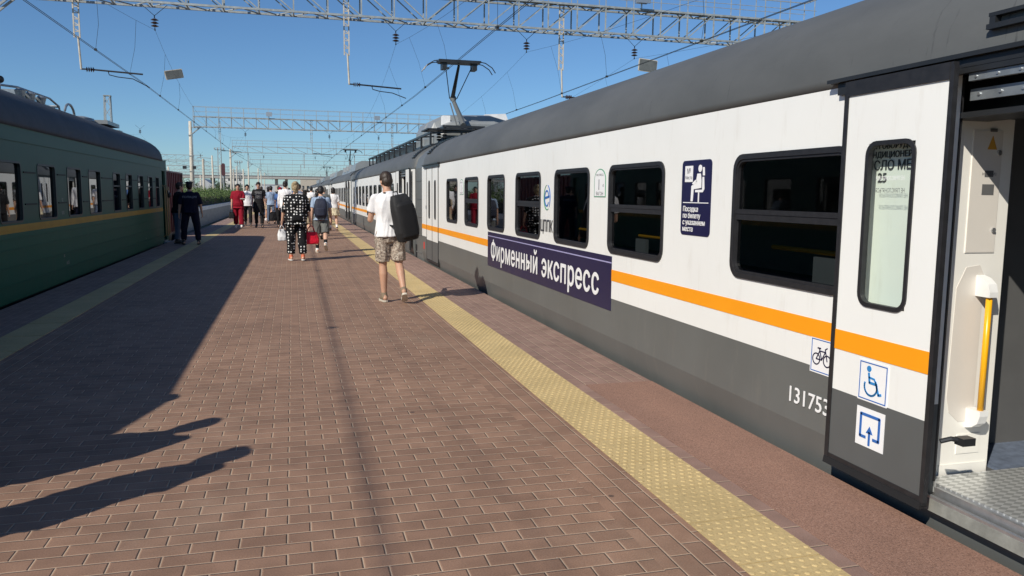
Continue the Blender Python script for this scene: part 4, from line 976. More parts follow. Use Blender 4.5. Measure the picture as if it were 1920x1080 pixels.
# light masts, poles and a signal
def light_mast(x, y, z, w_, label, head=True):
    t = empty('light_mast', (x, y, -1.3), label, 'light mast', 'yard lighting masts'); b = MB()
    for sx in (-1, 1):
        for sy in (-1, 1): b.bar((x+sx*w_, y+sy*w_, -1.3), (x+sx*w_*.7, y+sy*w_*.7, z), w_*.22)
    n = int(z/(w_*2.6))
    for i in range(n):
        z0 = -1.3+(z+1.3)*i/n; z1 = -1.3+(z+1.3)*(i+1)/n
        b.bar((x-w_*.9, y-w_*.8, z0), (x+w_*.9, y-w_*.8, z1), w_*.12); b.bar((x+w_*.85, y-w_*.8, z0), (x-w_*.85, y-w_*.8, z1), w_*.12)
    b.build('lattice', M_gantry, t); b = MB()
    if not head: b.tube([(x-w_*.9, y, z), (x-w_*2.2, y+2, z*.55)], .04, 5); b.box(x-w_*.9, x+w_*.9, y-w_*.9, y+w_*.9, z, z+.08); b.build('mast_cap', M_gantry, t); return
    b.box(x-w_*2, x+w_*2, y-w_, y+w_, z, z+.15); b.box(x-w_*2, x+w_*2, y-w_-.05, y-w_, z+.7, z+.8)
    for q in (-2, -.7, .7, 2): b.box(x+q*w_-w_*.3, x+q*w_+w_*.3, y-w_-.3, y-w_, z+.15, z+.75)
    b.build('lamp_platform', M_gantry, t)
light_mast(-24.5, 300, 16, .75, 'tall lattice lighting mast in the gap right of the second gantry pole')
light_mast(-18.2, 300, 11.6, .6, 'shorter lighting mast beside the third gantry pole')
light_mast(-19.9, 100, 12.1, .42, 'slim lattice tower rising above the green coach roof', False)
for x, y, z, lb in [(-13.4, 150, 7.8, 'leaning concrete pole with a bracket arm left of the third gantry'), (-22, 160, 6.0, 'bare concrete pole beyond the wagon'), (-9.7, 176, 6.2, 'concrete pole beside the fourth gantry'), (-28, 190, 7.2, 'thin pole near the coach end'), (-11.4, 232, 7.5, 'distant concrete pole at the fourth gantry'), (-8.8, 250, 7.6, 'farther concrete pole toward the vanishing point'), (-36, 240, 8, 'far left pole in the yard'), (-16.5, 262, 9.4, 'thin far pole beside the signal'), (-20.2, 196, 5.2, 'short pole among the trees')]:
    t = empty('catenary_pole', (x, y, -1.3), lb, 'pole', 'single catenary poles across the yard'); b = MB(); b.tube([(x, y, -1.3), (x-.12, y, z)], [.2, .13], 8); b.build('shaft', M_conc, t, smooth=True)
    b = MB(); b.tube([(x-.1, y, z-.5), (x-2.6, y, z-.35)], .05, 5); b.tube([(x-.1, y, z-1.6), (x-2.2, y, z-.4)], .03, 5); b.build('bracket_arm', M_gantry, t)
sgn = empty('railway_signal', (-13.4, 172, -1.3), 'dark railway signal head on a post seen against the sky', 'signal')
b = MB(); b.tube([(-13.4, 172, -1.3), (-13.4, 172, 7.0)], .1, 8); b.build('post', M_gantry, sgn); b = MB(); b.prism(rrect(-13.75, -13.05, 4.7, 7.2, .3), 171.7, 171.95, 'y'); b.build('signal_head', P('dark_red_signal_back', (.07, .02, .025), .6), sgn)
# gantries of the neighbouring yard on the left
for i, (y, z) in enumerate([(150, 6.9), (185, 7.0), (225, 7.2), (270, 7.4)]):
    x0, x1 = -62, -15; t = empty('yard_gantry', (x0, y, -1.3), ['nearest low gantry of the left yard', 'second low gantry of the left yard', 'third low gantry of the left yard near the overpass', 'farthest low gantry of the left yard'][i], 'gantry', 'gantries of the left yard'); b = MB()
    for zz_ in (z, z+.9): b.bar((x0, y, zz_), (x1, y, zz_), .09)
    for j in range(32): xx = x0+(x1-x0)*j/32; b.bar((xx, y, z), (xx+(x1-x0)/32, y, z+.9), .05); b.bar((xx, y, z), (xx, y, z+.9), .05)
    b.build('truss', M_gantry, t)
    for xx in (x0, -38, x1): b = MB(); b.tube([(xx, y, -1.3), (xx, y, z+.3)], .2, 8); b.build('concrete_pole', M_conc, t)
# ================================================================= people
def cloth(name, col, bump=.25, rough=.85, pattern=None):
    k = NT(name); k.b.inputs['Roughness'].default_value = rough; k.b.inputs['Specular IOR Level'].default_value = .2
    o = k.pos(obj=True); f = k.noise(o, 7, 4, .6)
    c = k.ramp(f, [(.3, tuple(x*.88 for x in col)), (.7, tuple(min(1, x*1.08) for x in col))])
    if pattern == 'dots':
        v = k.n('ShaderNodeTexVoronoi'); v.inputs['Scale'].default_value = 15.5; v.inputs['Randomness'].default_value = .35; k.l(o, v.inputs['Vector'])
        c = k.mix(k.ramp(v.outputs['Distance'], [(.26, 1), (.30, 0)]), c, (.80, .80, .78))
    if pattern == 'camo':
        a = k.noise(o, 26, 3, .7); b_ = k.noise(k.pos(obj=True, loc=(3, 4, 5)), 48, 3, .7)
        c = k.mix(k.ramp(a, [(.50, 0), (.53, 1)]), (.42, .35, .28), (.24, .185, .15)); c = k.mix(k.ramp(b_, [(.56, 0), (.59, 1)]), c, (.10, .085, .075)); c = k.mix(k.ramp(a, [(.38, 1), (.41, 0)]), c, (.55, .49, .42))
    if pattern == 'print':
        s_ = k.n('ShaderNodeSeparateXYZ'); k.l(o, s_.inputs[0]); a = k.noise(o, 55, 3, .8)
        m = k.math('MULTIPLY', k.math('MULTIPLY', k.math('LESS_THAN', k.math('ABSOLUTE', s_.outputs[0]), .13), k.math('GREATER_THAN', s_.outputs[1], .02)), k.math('LESS_THAN', k.math('ABSOLUTE', k.math('SUBTRACT', s_.outputs[2], 1.28)), .14))
        c = k.mix(k.math('MULTIPLY', m, k.ramp(a, [(.52, 0), (.56, .8)])), c, (.45, .45, .46))
    k.l(c, k.b.inputs['Base Color']); k.bump(k.noise(k.pos(obj=True, scale=(1.4, 1.4, .5)), 11, 4, .6), bump, .03); return k.m
def skinmat(name, c):
    k = NT(name); k.b.inputs['Roughness'].default_value = .55; k.b.inputs['Subsurface Weight'].default_value = .08; k.b.inputs['Subsurface Radius'].default_value = (.02, .01, .005)
    k.l(k.ramp(k.noise(k.pos(obj=True), 9, 4), [(.3, tuple(x*.9 for x in c)), (.7, c)]), k.b.inputs['Base Color']); return k.m
SKIN = skinmat('fair_skin', (.60, .36, .25)); SKIN2 = skinmat('tanned_skin', (.50, .285, .19)); 
HAIR_B = P('dark_brown_hair', (.035, .022, .014), .55, var=.4, vscale=60, bump=.6, bscale=90); HAIR_K = P('near_black_hair', (.014, .011, .010), .5, var=.4, vscale=60, bump=.6, bscale=90)
HAIR_BL = P('streaked_blond_hair', (.30, .23, .13), .6, var=.75, vscale=38, bump=.7, bscale=90); HAIR_G = P('grey_hair', (.22, .21, .19), .6, var=.4, vscale=50, bump=.6, bscale=90)
C_WHITE = cloth('white_cotton', (.78, .77, .77)); C_WHITE2 = cloth('off_white_cotton', (.66, .65, .62)); C_BLACK = cloth('black_cotton', (.016, .016, .018)); C_NAVY = cloth('navy_uniform_cloth', (.008, .009, .024)); C_GREY = cloth('grey_shorts_cloth', (.14, .145, .14))
C_DOTS = cloth('black_cloth_white_dots', (.010, .010, .012), pattern='dots'); C_CAMO = cloth('mottled_camouflage_cloth', (.4, .34, .28), pattern='camo'); C_RED = cloth('dark_red_cloth', (.25, .008, .022)); C_BLUE = cloth('mid_blue_cloth', (.07, .14, .33))
C_PRINT = cloth('black_cotton_with_print', (.014, .014, .016), pattern='print'); C_LBLUE = cloth('pale_blue_check', (.30, .38, .50)); C_CREAM = cloth('cream_skirt_cloth', (.62, .54, .38)); C_JEAN = cloth('washed_denim', (.10, .13, .19)); C_TAN = cloth('tan_cloth', (.40, .32, .22)); C_REDB = cloth('bright_red_leatherette', (.62, .012, .035), rough=.35)
SH_TAN = P('tan_canvas_shoe', (.20, .15, .10), .8); SH_WHITE = P('white_shoe', (.70, .70, .68), .6); SH_BLACK = P('black_shoe', (.015, .015, .016), .5); SH_ORANGE = P('coral_sandal', (.55, .13, .06), .6); SH_SOLE = P('pale_rubber_sole', (.55, .50, .42), .7); SH_GREY = P('beige_trainer', (.42, .38, .33), .7)
BAG_BLACK = P('black_backpack_fabric', (.012, .012, .013), .75, var=.25, vscale=5, bump=.35, bscale=220); BAG_SHELL = P('black_backpack_shell', (.005, .005, .006), .75, var=.2, bump=.2, bscale=260); BAG_NAVY = P('navy_backpack_fabric', (.010, .014, .034), .7, var=.25, bump=.3, bscale=200)
EYE = P('dark_eye', (.02, .015, .012), .2); LIP = P('lip', (.35, .12, .10), .5)

def person(label, loc, face, H=1.75, legs=((12, 5), (-14, 22)), arms=(((8, 6), 10), ((-8, 6), 14)), skin=None, hair=('short', None), top=None, bottom=None, shoes=(None, None), fat=1.0, headt=(0, 0), voxel=.010, group='people walking on the platform', socks=None, seed=0, facefeat=False, waist=None, stance=0, lean=0):
    """local frame: +Y is where the person faces, +X their right. legs: (thigh forward deg, knee bend deg) for left,right;
    arms: ((forward swing deg, abduction deg), elbow bend deg)"""
    s = H/1.75; skin = skin or SKIN
    root = empty('person', loc, label, 'person', group, rz=face)
    V = Vector; hipz = .925
    # legs
    J = []
    for side, (a, kb) in zip((-1, 1), legs):
        hp = V((side*.092*max(1, fat**.5), 0, hipz)); out = R(2+stance)*side
        d1 = V((math.sin(out), math.sin(R(a)), -math.cos(R(a)))).normalized(); kn = hp+d1*.425
        b_ = a-kb; d2 = V((math.sin(out)*.4, math.sin(R(b_)), -math.cos(R(b_)))).normalized(); an = kn+d2*.415
        pitch = max(-40, min(8, (b_+6) if b_ < -18 else (b_ if b_ > 0 else 0)))*1.0     # toe down when trailing
        J.append((side, hp, kn, an, d2, pitch))
    # foot low point
    def footpts(an, pitch, side):
        f_ = V((side*.12, math.cos(R(pitch)), math.sin(R(pitch)))).normalized(); u = V((0, -f_.z, f_.y)).normalized()
        heel = an - u*.075 - f_*.05; toe = an - u*.085 + f_*.175; return f_, u, heel, toe
    low = min(min(footpts(an, p, sd)[2].z, footpts(an, p, sd)[3].z) for sd, _, _, an, _, p in J) - .022
    dz = -low
    sh = lambda v: V((v.x, v.y, v.z+dz))
    J = [(sd, sh(h), sh(k_), sh(a_), d2, p) for sd, h, k_, a_, d2, p in J]
    base = V((0, 0, dz)); ln = math.tan(R(lean))
    def tp(z, y=0, x=0): return (x, y+(z-.92)*ln, z+dz)
    # torso profile (z, rx, ry, y)
    TP = [(.83, .135, .105, 0), (.90, .165*fat**.5, .118*fat, -.005), (.98, .162*fat, .115*fat, .0), (1.07, .150*fat, .105*fat, .005), (1.16, .150*fat, .108*fat, .0), (1.27, .165*fat**.7, .115*fat**.7, -.005), (1.36, .170*fat**.5, .108*fat**.5, -.01), (1.42, .145, .085, -.012), (1.46, .08, .065, -.01), (1.50, .055, .056, -.002)]
    b = MB()
    b.sections([(tp(z, y)[0], tp(z, y)[1], tp(z)[2], rx, ry) for z, rx, ry, y in TP], 20, 2.3)
    nk = V(tp(1.47, .0)); hd = V(tp(1.62, .02)); tilt, turn = headt
    HM = Matrix.Rotation(R(turn), 3, 'Z') @ Matrix.Rotation(R(-tilt), 3, 'X')
    hd = nk + Matrix.Rotation(R(-tilt*.6), 3, 'X') @ V((0, .022, .15))
    b.capsule(nk-V((0, 0, .03)), nk+(hd-nk)*.55, .058, .052)
    hb = MB()
    def he(c, rx, ry, rz): b.ellip(hd+HM @ V(c), rx, ry, rz, HM)
    he((0, -.01, .03), .074, .092, .092); he((0, .02, -.045), .058, .068, .062); he((0, .045, -.078), .036, .036, .030); he((0, .088, -.012), .012, .018, .022); he((0, .075, .02), .045, .02, .03); he((0, .08, -.05), .026, .014, .012)
    for sx in (-1, 1): he((sx*.076, -.005, -.008), .010, .020, .030); he((sx*.038, .062, -.02), .022, .02, .018)
    # arms
    arms_out = []
    for side, ((swing, abd), eb) in zip((-1, 1), arms):
        shd = V(tp(1.395, -.01)) + V((side*.178*fat**.35, 0, 0))
        d1 = V((side*math.sin(R(abd)), math.sin(R(swing))*math.cos(R(abd)), -math.cos(R(swing))*math.cos(R(abd)))).normalized(); el = shd+d1*.295
        t = swing+eb; d2 = V((side*math.sin(R(abd))*(.5 if eb < 40 else -.55), math.sin(R(t)), -math.cos(R(t)))).normalized(); wr = el+d2*.25
        b.capsule(shd, el, .050*fat**.4, .040*fat**.4); b.capsule(el, wr, .040*fat**.3, .027)
        pn = V((-side, 0, 0)); pn = (pn-d2*pn.dot(d2)).normalized(); wd = d2.cross(pn)*(-side)  # wd toward thumb side
        if wd.y < 0: wd = -wd
        b.capsule(wr, wr+d2*.085, .030, .036, 10, sq=.42, side=pn)
        for i, (o_, L) in enumerate(((.030, .066), (.010, .074), (-.010, .069), (-.028, .055))):
            p0 = wr+d2*.088+wd*o_; c1 = (d2*math.cos(R(22))+pn*math.sin(R(22))); p1 = p0+c1*L*.52; c2 = (d2*math.cos(R(55))+pn*math.sin(R(55))); p2 = p1+c2*L*.48
            b.capsule(p0, p1, .0095, .0088, 8); b.capsule(p1, p2, .0088, .007, 8)
        t0 = wr+d2*.028+wd*.026; t1 = t0+(d2*.70+wd*.62+pn*.25).normalized()*.042; b.capsule(t0, t1, .0125, .010, 8); b.capsule(t1, t1+(d2*.9+wd*.15+pn*.35).normalized()*.032, .010, .008, 8)
        arms_out.append((shd, el, wr, d1, d2, side))
    # legs
    for side, hp, kn, an, d2, p in J:
        b.capsule(hp, kn, .088*fat**.6, .056*fat**.4, 14); calf = kn+(an-kn)*.32
        b.capsule(kn, calf+V((0, -.010, 0)), .052*fat**.4, .059*fat**.4, 12); b.capsule(calf+V((0, -.010, 0)), an, .058*fat**.4, .036, 12)
        f_, u, heel, toe = footpts(an, p, side); b.capsule(an, heel+u*.025, .038, .032, 10); b.capsule(heel+u*.03, toe+u*.012, .034, .024, 10)
    bo = remeshed(b, 'body', skin, root, voxel, 3)
    # face
    if facefeat:
        for sx in (-1, 1):
            e = MB(); e.ellip(hd+HM @ V((sx*.031, .083, .008)), .011, .006, .006, HM, 8, 6); e.build('eye', EYE, root, True, local=True)
            e = MB(); e.ellip(hd+HM @ V((sx*.032, .086, .027)), .017, .005, .0035, HM, 8, 5); e.build('eyebrow', HAIR_B, root, True, local=True)
        e = MB(); e.ellip(hd+HM @ V((0, .094, -.052)), .022, .006, .0055, HM, 8, 5); e.build('mouth', LIP, root, True, local=True)
    # hair
    style, hm = hair
    if style:
        h = MB()
        def hh(c, rx, ry, rz): h.ellip(hd+HM @ V(c), rx, ry, rz, HM, 16, 10)
        hh((0, -.018, .045), .084, .100, .092)
        if style == 'short': hh((0, -.042, -.005), .076, .072, .078); hh((0, .035, .092), .062, .055, .034)
        if style == 'bun': hh((0, -.045, -.01), .082, .075, .085); hh((0, -.085, .085), .052, .050, .055); hh((.01, -.10, .04), .03, .03, .05); hh((0, -.06, -.07), .06, .045, .05)
        if style == 'long': hh((0, -.05, -.05), .084, .066, .12); hh((0, -.055, -.15), .088, .05, .11)
        if style == 'bob': hh((0, -.04, -.035), .09, .075, .10)
        if style == 'cap': pass
        ho = remeshed(h, 'hair' if style != 'cap' else 'cap', hm, root, .009, 1, wr=.006, seed=seed, wscale=26)
        if style == 'cap':
            e = MB(); e.ellip(hd+HM @ V((0, .10, .05)), .068, .07, .010, HM); e.build('cap_peak', hm, ho, True, local=True)
    # top garment
    if top:
        m_, sl, hem, flare, loose = top; g = MB(); zz = [t for t in TP if t[0] >= hem-.001 and t[0] <= 1.47]
        r0 = [t for t in TP if t[0] <= max(hem, .91)][-1]; prof = [(hem, r0[1]*flare, r0[2]*flare, r0[3])] + [q for q in zz if q[0] > hem+.02]
        g.sections([(tp(z, y)[0], tp(z, y)[1], tp(z)[2], rx*(1+loose*.5)+.012, ry*(1+loose)+.012) for z, rx, ry, y in prof if z < 1.465]+[(tp(1.482, -.006)[0], tp(1.482, -.006)[1], tp(1.482)[2], .062, .062)], 24, 2.3)
        for shd, el, wr, d1, d2, side in arms_out:
            g.capsule(shd+V((-side*.03, 0, .0)), shd+d1*.08, .062*fat**.35, .066*fat**.4)
            if sl <= 1: g.capsule(shd, shd+(el-shd)*sl, .062*fat**.4, .066*fat**.4*(1+loose*.5), e2=False)
            else: g.capsule(shd, el, .062, .054); g.capsule(el, el+(wr-el)*(sl-1), .053, .040, e2=False)
        remeshed(g, 'shirt', m_, root, .011, 3, wr=.007 if loose < .2 else .012, seed=seed+1, wscale=9)
    if bottom:
        kind, m_, ln_, wd_ = bottom; g = MB(); wz = 1.0 if waist is None else waist
        if kind == 'skirt':
            secs = [(0, 0, z+dz, .16+(wz-z)*wd_*.9, .125+(wz-z)*wd_*.9) for z in [ln_+(wz-ln_)*i/8 for i in range(9)]]; g.sections(secs, 28, 2.0)
            remeshed(g, 'skirt', m_, root, .012, 2, wr=.018, seed=seed+2, wscale=16, wdir=(1, 1, .12))
        else:
            g.sections([(tp(z, y)[0], tp(z, y)[1], tp(z)[2], rx+.014, ry+.014) for z, rx, ry, y in [(.80, .12, .10, 0)]+[t for t in TP if .82 < t[0] <= wz+.02]], 22, 2.2)
            for side, hp, kn, an, d2, p in J:
                if ln_ <= 1: g.capsule(hp, hp+(kn-hp)*ln_, .100*fat**.6*wd_, .083*fat**.5*wd_*(1.06 if ln_ < 1 else 1), 14, e2=(ln_ == 1))
                else:
                    g.capsule(hp, kn, .100*fat**.6*wd_**.5, .074*fat**.5*wd_, 14); g.capsule(kn, kn+(an-kn)*(ln_-1), .074*fat**.5*wd_, .060*wd_*(1.0 if wd_ < 1.2 else 1.15), 14, e2=False)
            remeshed(g, 'shorts' if ln_ <= 1.3 else 'trousers', m_, root, .011, 3, wr=.009, seed=seed+2, wscale=9)
    # shoes
    sm, ss = shoes
    if sm:
        for side, hp, kn, an, d2, p in J:
            f_, u, heel, toe = footpts(an, p, side); x = f_.cross(u); g = MB()
            def at_(c): return V(heel + f_*c[0] + u*c[1] + x*c[2])
            g.capsule(at_((.02, .035, 0)), at_((.13, .030, 0)), .042, .040, 14); g.capsule(at_((.13, .022, 0)), at_((.205, .012, 0)), .042, .030, 14, sq=.95); g.capsule(at_((.045, .04, 0)), at_((.05, .085, 0)), .044, .045, 12)
            so_ = remeshed(g, 'shoe', sm, root, .009, 2)
            sl_ = MB(); out = [(-.028, .0), (-.02, .028), (.02, .038), (.10, .040), (.17, .047), (.225, .034), (.243, 0), (.225, -.034), (.17, -.045), (.10, -.036), (.02, -.036), (-.02, -.028)]
            sl_.rings([[at_((a, z, c)) for a, c in out] for z in (-.022, .004)]); sl_.build('sole', ss, so_, local=True)
            if socks:
                k_ = MB(); k_.capsule(an, an+(kn-an)*socks[1], .042, .050, 12); remeshed(k_, 'sock', socks[0], root, .010, 1)
    for ch in root.children: pass
    root.scale = (s, s, s); root['_j'] = 0; del root['_j']
    return root, dict(hd=hd, arms=arms_out, dz=dz, legs=J)
def world(root, p): return Matrix.Translation(root.location) @ root.rotation_euler.to_matrix().to_4x4() @ Matrix.Scale(root.scale[0], 4) @ Vector(p)
def backpack(root, info, m, label, w_=.30, h_=.46, d_=.17, x=0, z=1.42, tilt=0, shell=None, rot=0, one=False, yoff=0, roll=0):
    """bag whose top sits at height z on the back of the person root"""
    s = root.scale[0]; o = empty('backpack', world(root, (x, -.115-yoff, z+info['dz'])), label, 'backpack'); o.rotation_euler = (R(tilt), R(roll), root.rotation_euler.z+R(rot)); o.scale = (s, s, s)
    b = MB(); secs = []
    for i in range(11):
        t = i/10; zz = -h_*t; k_ = math.sin(math.pi*min(1, .12+t*.95))**.45 if t < .5 else (1 if t < .85 else 1-(t-.85)*1.3)
        secs.append((0, -d_*.5*k_-.01, zz+.0, w_/2*k_, d_/2*(k_*.8+.2*min(1, t*2))))
    b.sections(secs[::-1], 28, 3.6); bd = remeshed(b, 'bag_body', m, o, .009, 3, wr=.0025, seed=3, wscale=9)
    if shell:
        b = MB(); b.sections([(0, -d_*.62, -h_*.16, w_*.30, d_*.30), (0, -d_*.68, -h_*.22, w_*.40, d_*.36), (0, -d_*.70, -h_*.55, w_*.44, d_*.40), (0, -d_*.70, -h_*.90, w_*.42, d_*.38), (0, -d_*.62, -h_*.97, w_*.34, d_*.30)][::-1], 24, 3.2); remeshed(b, 'front_shell', shell, o, .009, 3)
    else:
        b = MB(); b.sections([(0, -d_*.86, -h_*.48, w_*.34, d_*.2), (0, -d_*.9, -h_*.52, w_*.36, d_*.24), (0, -d_*.9, -h_*.86, w_*.36, d_*.24), (0, -d_*.82, -h_*.92, w_*.32, d_*.18)][::-1], 20, 3); remeshed(b, 'pocket', m, o, .009, 3)
    b = MB(); b.tube([(-.04, -.02, -.01), (-.03, -.02, .045), (.03, -.02, .045), (.04, -.02, -.01)], .010, 6); b.build('grab_handle', m, o, True, local=True)
    for sx in ((-1, 1) if not one else (-1,)):
        b = MB(); pts = [(sx*w_*.22, .0, -.04), (sx*w_*.27, .06, .055), (sx*w_*.30, .15, .045), (sx*w_*.32, .235, -.06), (sx*w_*.36, .22, -.20), (sx*w_*.42, .10, -.33), (sx*w_*.42, -.02, -.40)]
        for p, q in zip(pts, pts[1:]): b.bar(p, q, .05, .012, ref=(0, 1, .3))
        b.build('strap', m, o, False, local=True)
    return o
def handbag(pos, m, label, w_, h_, d_, rz, name='handbag', straps=.16, rscale=1.0):
    o = empty(name, pos, label, 'bag', rz=rz)
    b = MB(); b.sections([(0, 0, -straps, w_*.36, d_*.22), (0, 0, -straps-h_*.25, w_*.43, d_*.36), (0, 0, -straps-h_*.7, w_*.5, d_*.5), (0, 0, -straps-h_*.95, w_*.48, d_*.5), (0, 0, -straps-h_, w_*.42, d_*.42)][::-1], 24, 3.2)
    remeshed(b, 'bag_body', m, o, .009, 2, wr=.006, seed=5, wscale=14)
    for dy in (-.02, .02): b = MB(); b.tube([(-w_*.25, dy*2, -straps-.03), (-w_*.16, dy, -straps*.4), (0, dy*.5, 0), (w_*.16, dy, -straps*.4), (w_*.25, dy*2, -straps-.03)], .009, 6); b.build('bag_handle', m, o, True, local=True)
    return o
PI = math.pi
def hand(root, info, i, d=.10): shd, el, wr, d1, d2, side = info['arms'][i]; return world(root, wr+d2*d)

# man in white T-shirt, nearest
r, I = person('man in white T-shirt and camouflage shorts walking away beside the white train', (1.36, 11.28, 0), R(2), 1.83, legs=((3, 4), (-2, 34)), arms=(((12, 12), 88), ((4, 10), 25)), skin=SKIN2, hair=('short', HAIR_B), top=(C_WHITE, .62, .88, 1.06, .12), bottom=('s', C_CAMO, .90, 1.08), shoes=(SH_TAN, SH_SOLE), headt=(18, 12), voxel=.008, seed=1)
r.rotation_euler = (0, R(-2.6), R(2)); bpy.context.view_layer.update()
backpack(r, I, BAG_BLACK, 'big black hard fronted backpack slung on the white T-shirt man’s right shoulder', .33, .62, .22, x=.085, z=1.43, tilt=-3, shell=BAG_SHELL, rot=22, one=True, yoff=-.01, roll=-12)
ph = hand(r, I, 0, .12); b = MB(); b.box(-.037, .037, -.005, .005, -.02, .13); pe = empty('phone', ph, 'black phone held in front of the white T-shirt man', 'phone'); b.build('phone_body', SH_BLACK, pe, local=True)
# woman in dots
r, I = person('grey blond woman in white dotted black blouse and trousers', (.07, 18.55, 0), R(4), 1.76, legs=((3, 4), (-6, 6)), arms=(((6, 14), 10), ((-2, 16), 12)), hair=('bun', HAIR_BL), top=(C_DOTS, 1.15, .80, 1.22, .30), bottom=('t', C_DOTS, 1.86, 1.22), shoes=(SH_ORANGE, SH_WHITE), fat=1.28, seed=2)
handbag(hand(r, I, 1, .09), C_REDB, 'bright red handbag hanging from the dotted woman’s right hand', .36, .27, .18, R(12))
handbag(hand(r, I, 0, .09), P('white_carrier_bag', (.7, .7, .7), .5), 'white carrier bag in the dotted woman’s left hand', .20, .26, .10, R(0), 'carrier_bag', .10)
# youth with navy backpack
r, I = person('youth in pale blue shirt and grey shorts with red hem showing, walking away', (.70, 20.95, 0), R(-3), 1.70, legs=((10, 4), (-16, 34)), arms=(((-6, 10), 8), ((6, 12), 20)), hair=('short', HAIR_K), top=(C_LBLUE, .75, .86, 1.1, .12), bottom=('s', C_GREY, .98, 1.12), shoes=(SH_WHITE, SH_SOLE), socks=(C_BLACK, .35), headt=(10, 0), seed=3)
backpack(r, I, BAG_NAVY, 'navy backpack on the youth in grey shorts', .33, .50, .20)
g = MB(); g.sections([(0, -.0, .86, .19, .14), (0, 0, .93, .185, .135)]); remeshed(g, 'undershirt', C_RED, r, .012, 2, wr=.006, seed=9)
# woman in red, coming toward the camera
r, I = person('woman in loose dark red top and trousers walking toward the camera', (-2.21, 35.4, 0), PI, 1.84, legs=((12, 4), (-10, 12)), arms=(((20, 8), 75), ((0, 10), 8)), hair=('short', HAIR_K), top=(C_RED, .85, .78, 1.15, .25), bottom=('t', C_RED, 1.92, 1.30), shoes=(SH_WHITE, SH_WHITE), fat=1.08, seed=4, facefeat=True)
handbag(hand(r, I, 1, .09), C_BLACK, 'small black handbag carried by the woman in red', .24, .26, .12, 0)
ph = hand(r, I, 0, .10); pe = empty('booklet', ph, 'pale booklet held by the woman in red', 'booklet'); b = MB(); b.box(-.10, .10, -.07, .07, 0, .02); b.build('booklet_cover', SH_WHITE, pe, local=True)
# man in black tee, jacket round waist
r, I = person('young man in printed black T-shirt with a jacket round his waist, facing the camera', (-1.40, 35.9, 0), PI, 1.93, legs=((9, 3), (-9, 12)), arms=(((2, 9), 10), ((-2, 9), 10)), hair=('short', HAIR_B), top=(C_PRINT, .65, .92, 1.05, .14), bottom=('t', C_BLACK, 1.9, 1.02), shoes=(SH_BLACK, SH_BLACK), seed=5, facefeat=True, headt=(12, 0))
g = MB(); g.sections([(0, 0, z+I['dz'], rx, rx*.72) for z, rx in ((.58, .20), (.75, .215), (.92, .185), (1.0, .175))], 24); remeshed(g, 'tied_jacket', C_BLACK, r, .012, 2, wr=.02, seed=8, wscale=12, wdir=(1, 1, .2))
person('person in loose white shirt half hidden behind the man in black', (-1.95, 37.6, 0), PI, 1.86, arms=(((4, 18), 30), ((4, 18), 30)), hair=('short', HAIR_K), top=(C_WHITE, 1.6, .85, 1.1, .2), bottom=('t', C_BLACK, 1.9, 1.0), shoes=(SH_BLACK, SH_BLACK), seed=6, facefeat=True)
r, I = person('woman in off white top and pale shorts with a black shoulder bag', (-1.22, 44.0, 0), R(10), 1.80, legs=((14, 4), (-12, 14)), hair=('long', HAIR_K), top=(C_WHITE2, .7, .86, 1.1, .2), bottom=('s', C_CREAM, .75, 1.1), shoes=(SH_WHITE, SH_WHITE), seed=7)
backpack(r, I, BAG_BLACK, 'black bag on the back of the woman in pale shorts', .28, .45, .15, x=-.1)
r, I = person('person in blue T-shirt and red cap carrying a big black bag', (-.50, 36.0, 0), 0, 1.72, legs=((8, 4), (-10, 12)), hair=('cap', C_RED), top=(C_BLUE, .7, .86, 1.1, .15), bottom=('t', C_BLACK, 1.9, 1.05), shoes=(SH_BLACK, SH_BLACK), fat=1.1, seed=8)
handbag(hand(r, I, 0, .09), C_BLACK, 'large black holdall hanging low beside the person in blue', .58, .38, .26, R(30), 'holdall', .12)
person('man in untucked white long sleeved shirt and dark trousers walking away', (-.26, 31.9, 0), R(-2), 1.93, legs=((10, 3), (-10, 14)), arms=(((8, 8), 12), ((-8, 8), 12)), hair=('short', HAIR_K), top=(C_WHITE, 1.9, .82, 1.12, .16), bottom=('t', C_NAVY, 1.92, 1.0), shoes=(SH_BLACK, SH_BLACK), seed=9)
person('woman in white top and frilled cream skirt beside the train', (1.60, 33.2, 0), R(6), 1.74, legs=((8, 4), (-8, 10)), hair=('bob', HAIR_K), top=(C_WHITE, .8, .92, 1.05, .15), bottom=('skirt', C_CREAM, .62, .32), shoes=(SH_BLACK, SH_BLACK), socks=(C_WHITE, .3), seed=10)
person('grey haired man in grey shirt just behind the youth with the backpack', (1.12, 30.2, 0), R(2), 1.76, legs=((8, 4), (-8, 10)), hair=('short', HAIR_G), top=(C_GREY, .8, .86, 1.05, .15), bottom=('t', C_TAN, 1.92, 1.0), shoes=(SH_BLACK, SH_BLACK), seed=11)
person('dark haired woman in beige dress between the dotted woman and the youth', (.42, 28.6, 0), 0, 1.62, hair=('bun', HAIR_K), top=(C_TAN, .6, .80, 1.1, .15), bottom=('skirt', C_TAN, .5, .22), shoes=(SH_BLACK, SH_BLACK), seed=12)
person('tall man in white shirt seen over the crowd right of the dotted woman', (.30, 37.5, 0), 0, 1.90, hair=('short', HAIR_K), top=(C_WHITE, .8, .86, 1.05, .12), bottom=('t', C_JEAN, 1.92, 1.0), shoes=(SH_BLACK, SH_BLACK), seed=13)
person('long haired woman in black, mostly hidden by the youth', (.80, 27.0, 0), R(-4), 1.66, hair=('long', HAIR_K), top=(C_BLACK, .8, .86, 1.05, .12), bottom=('t', C_BLACK, 1.92, 1.0), shoes=(SH_BLACK, SH_BLACK), seed=14)
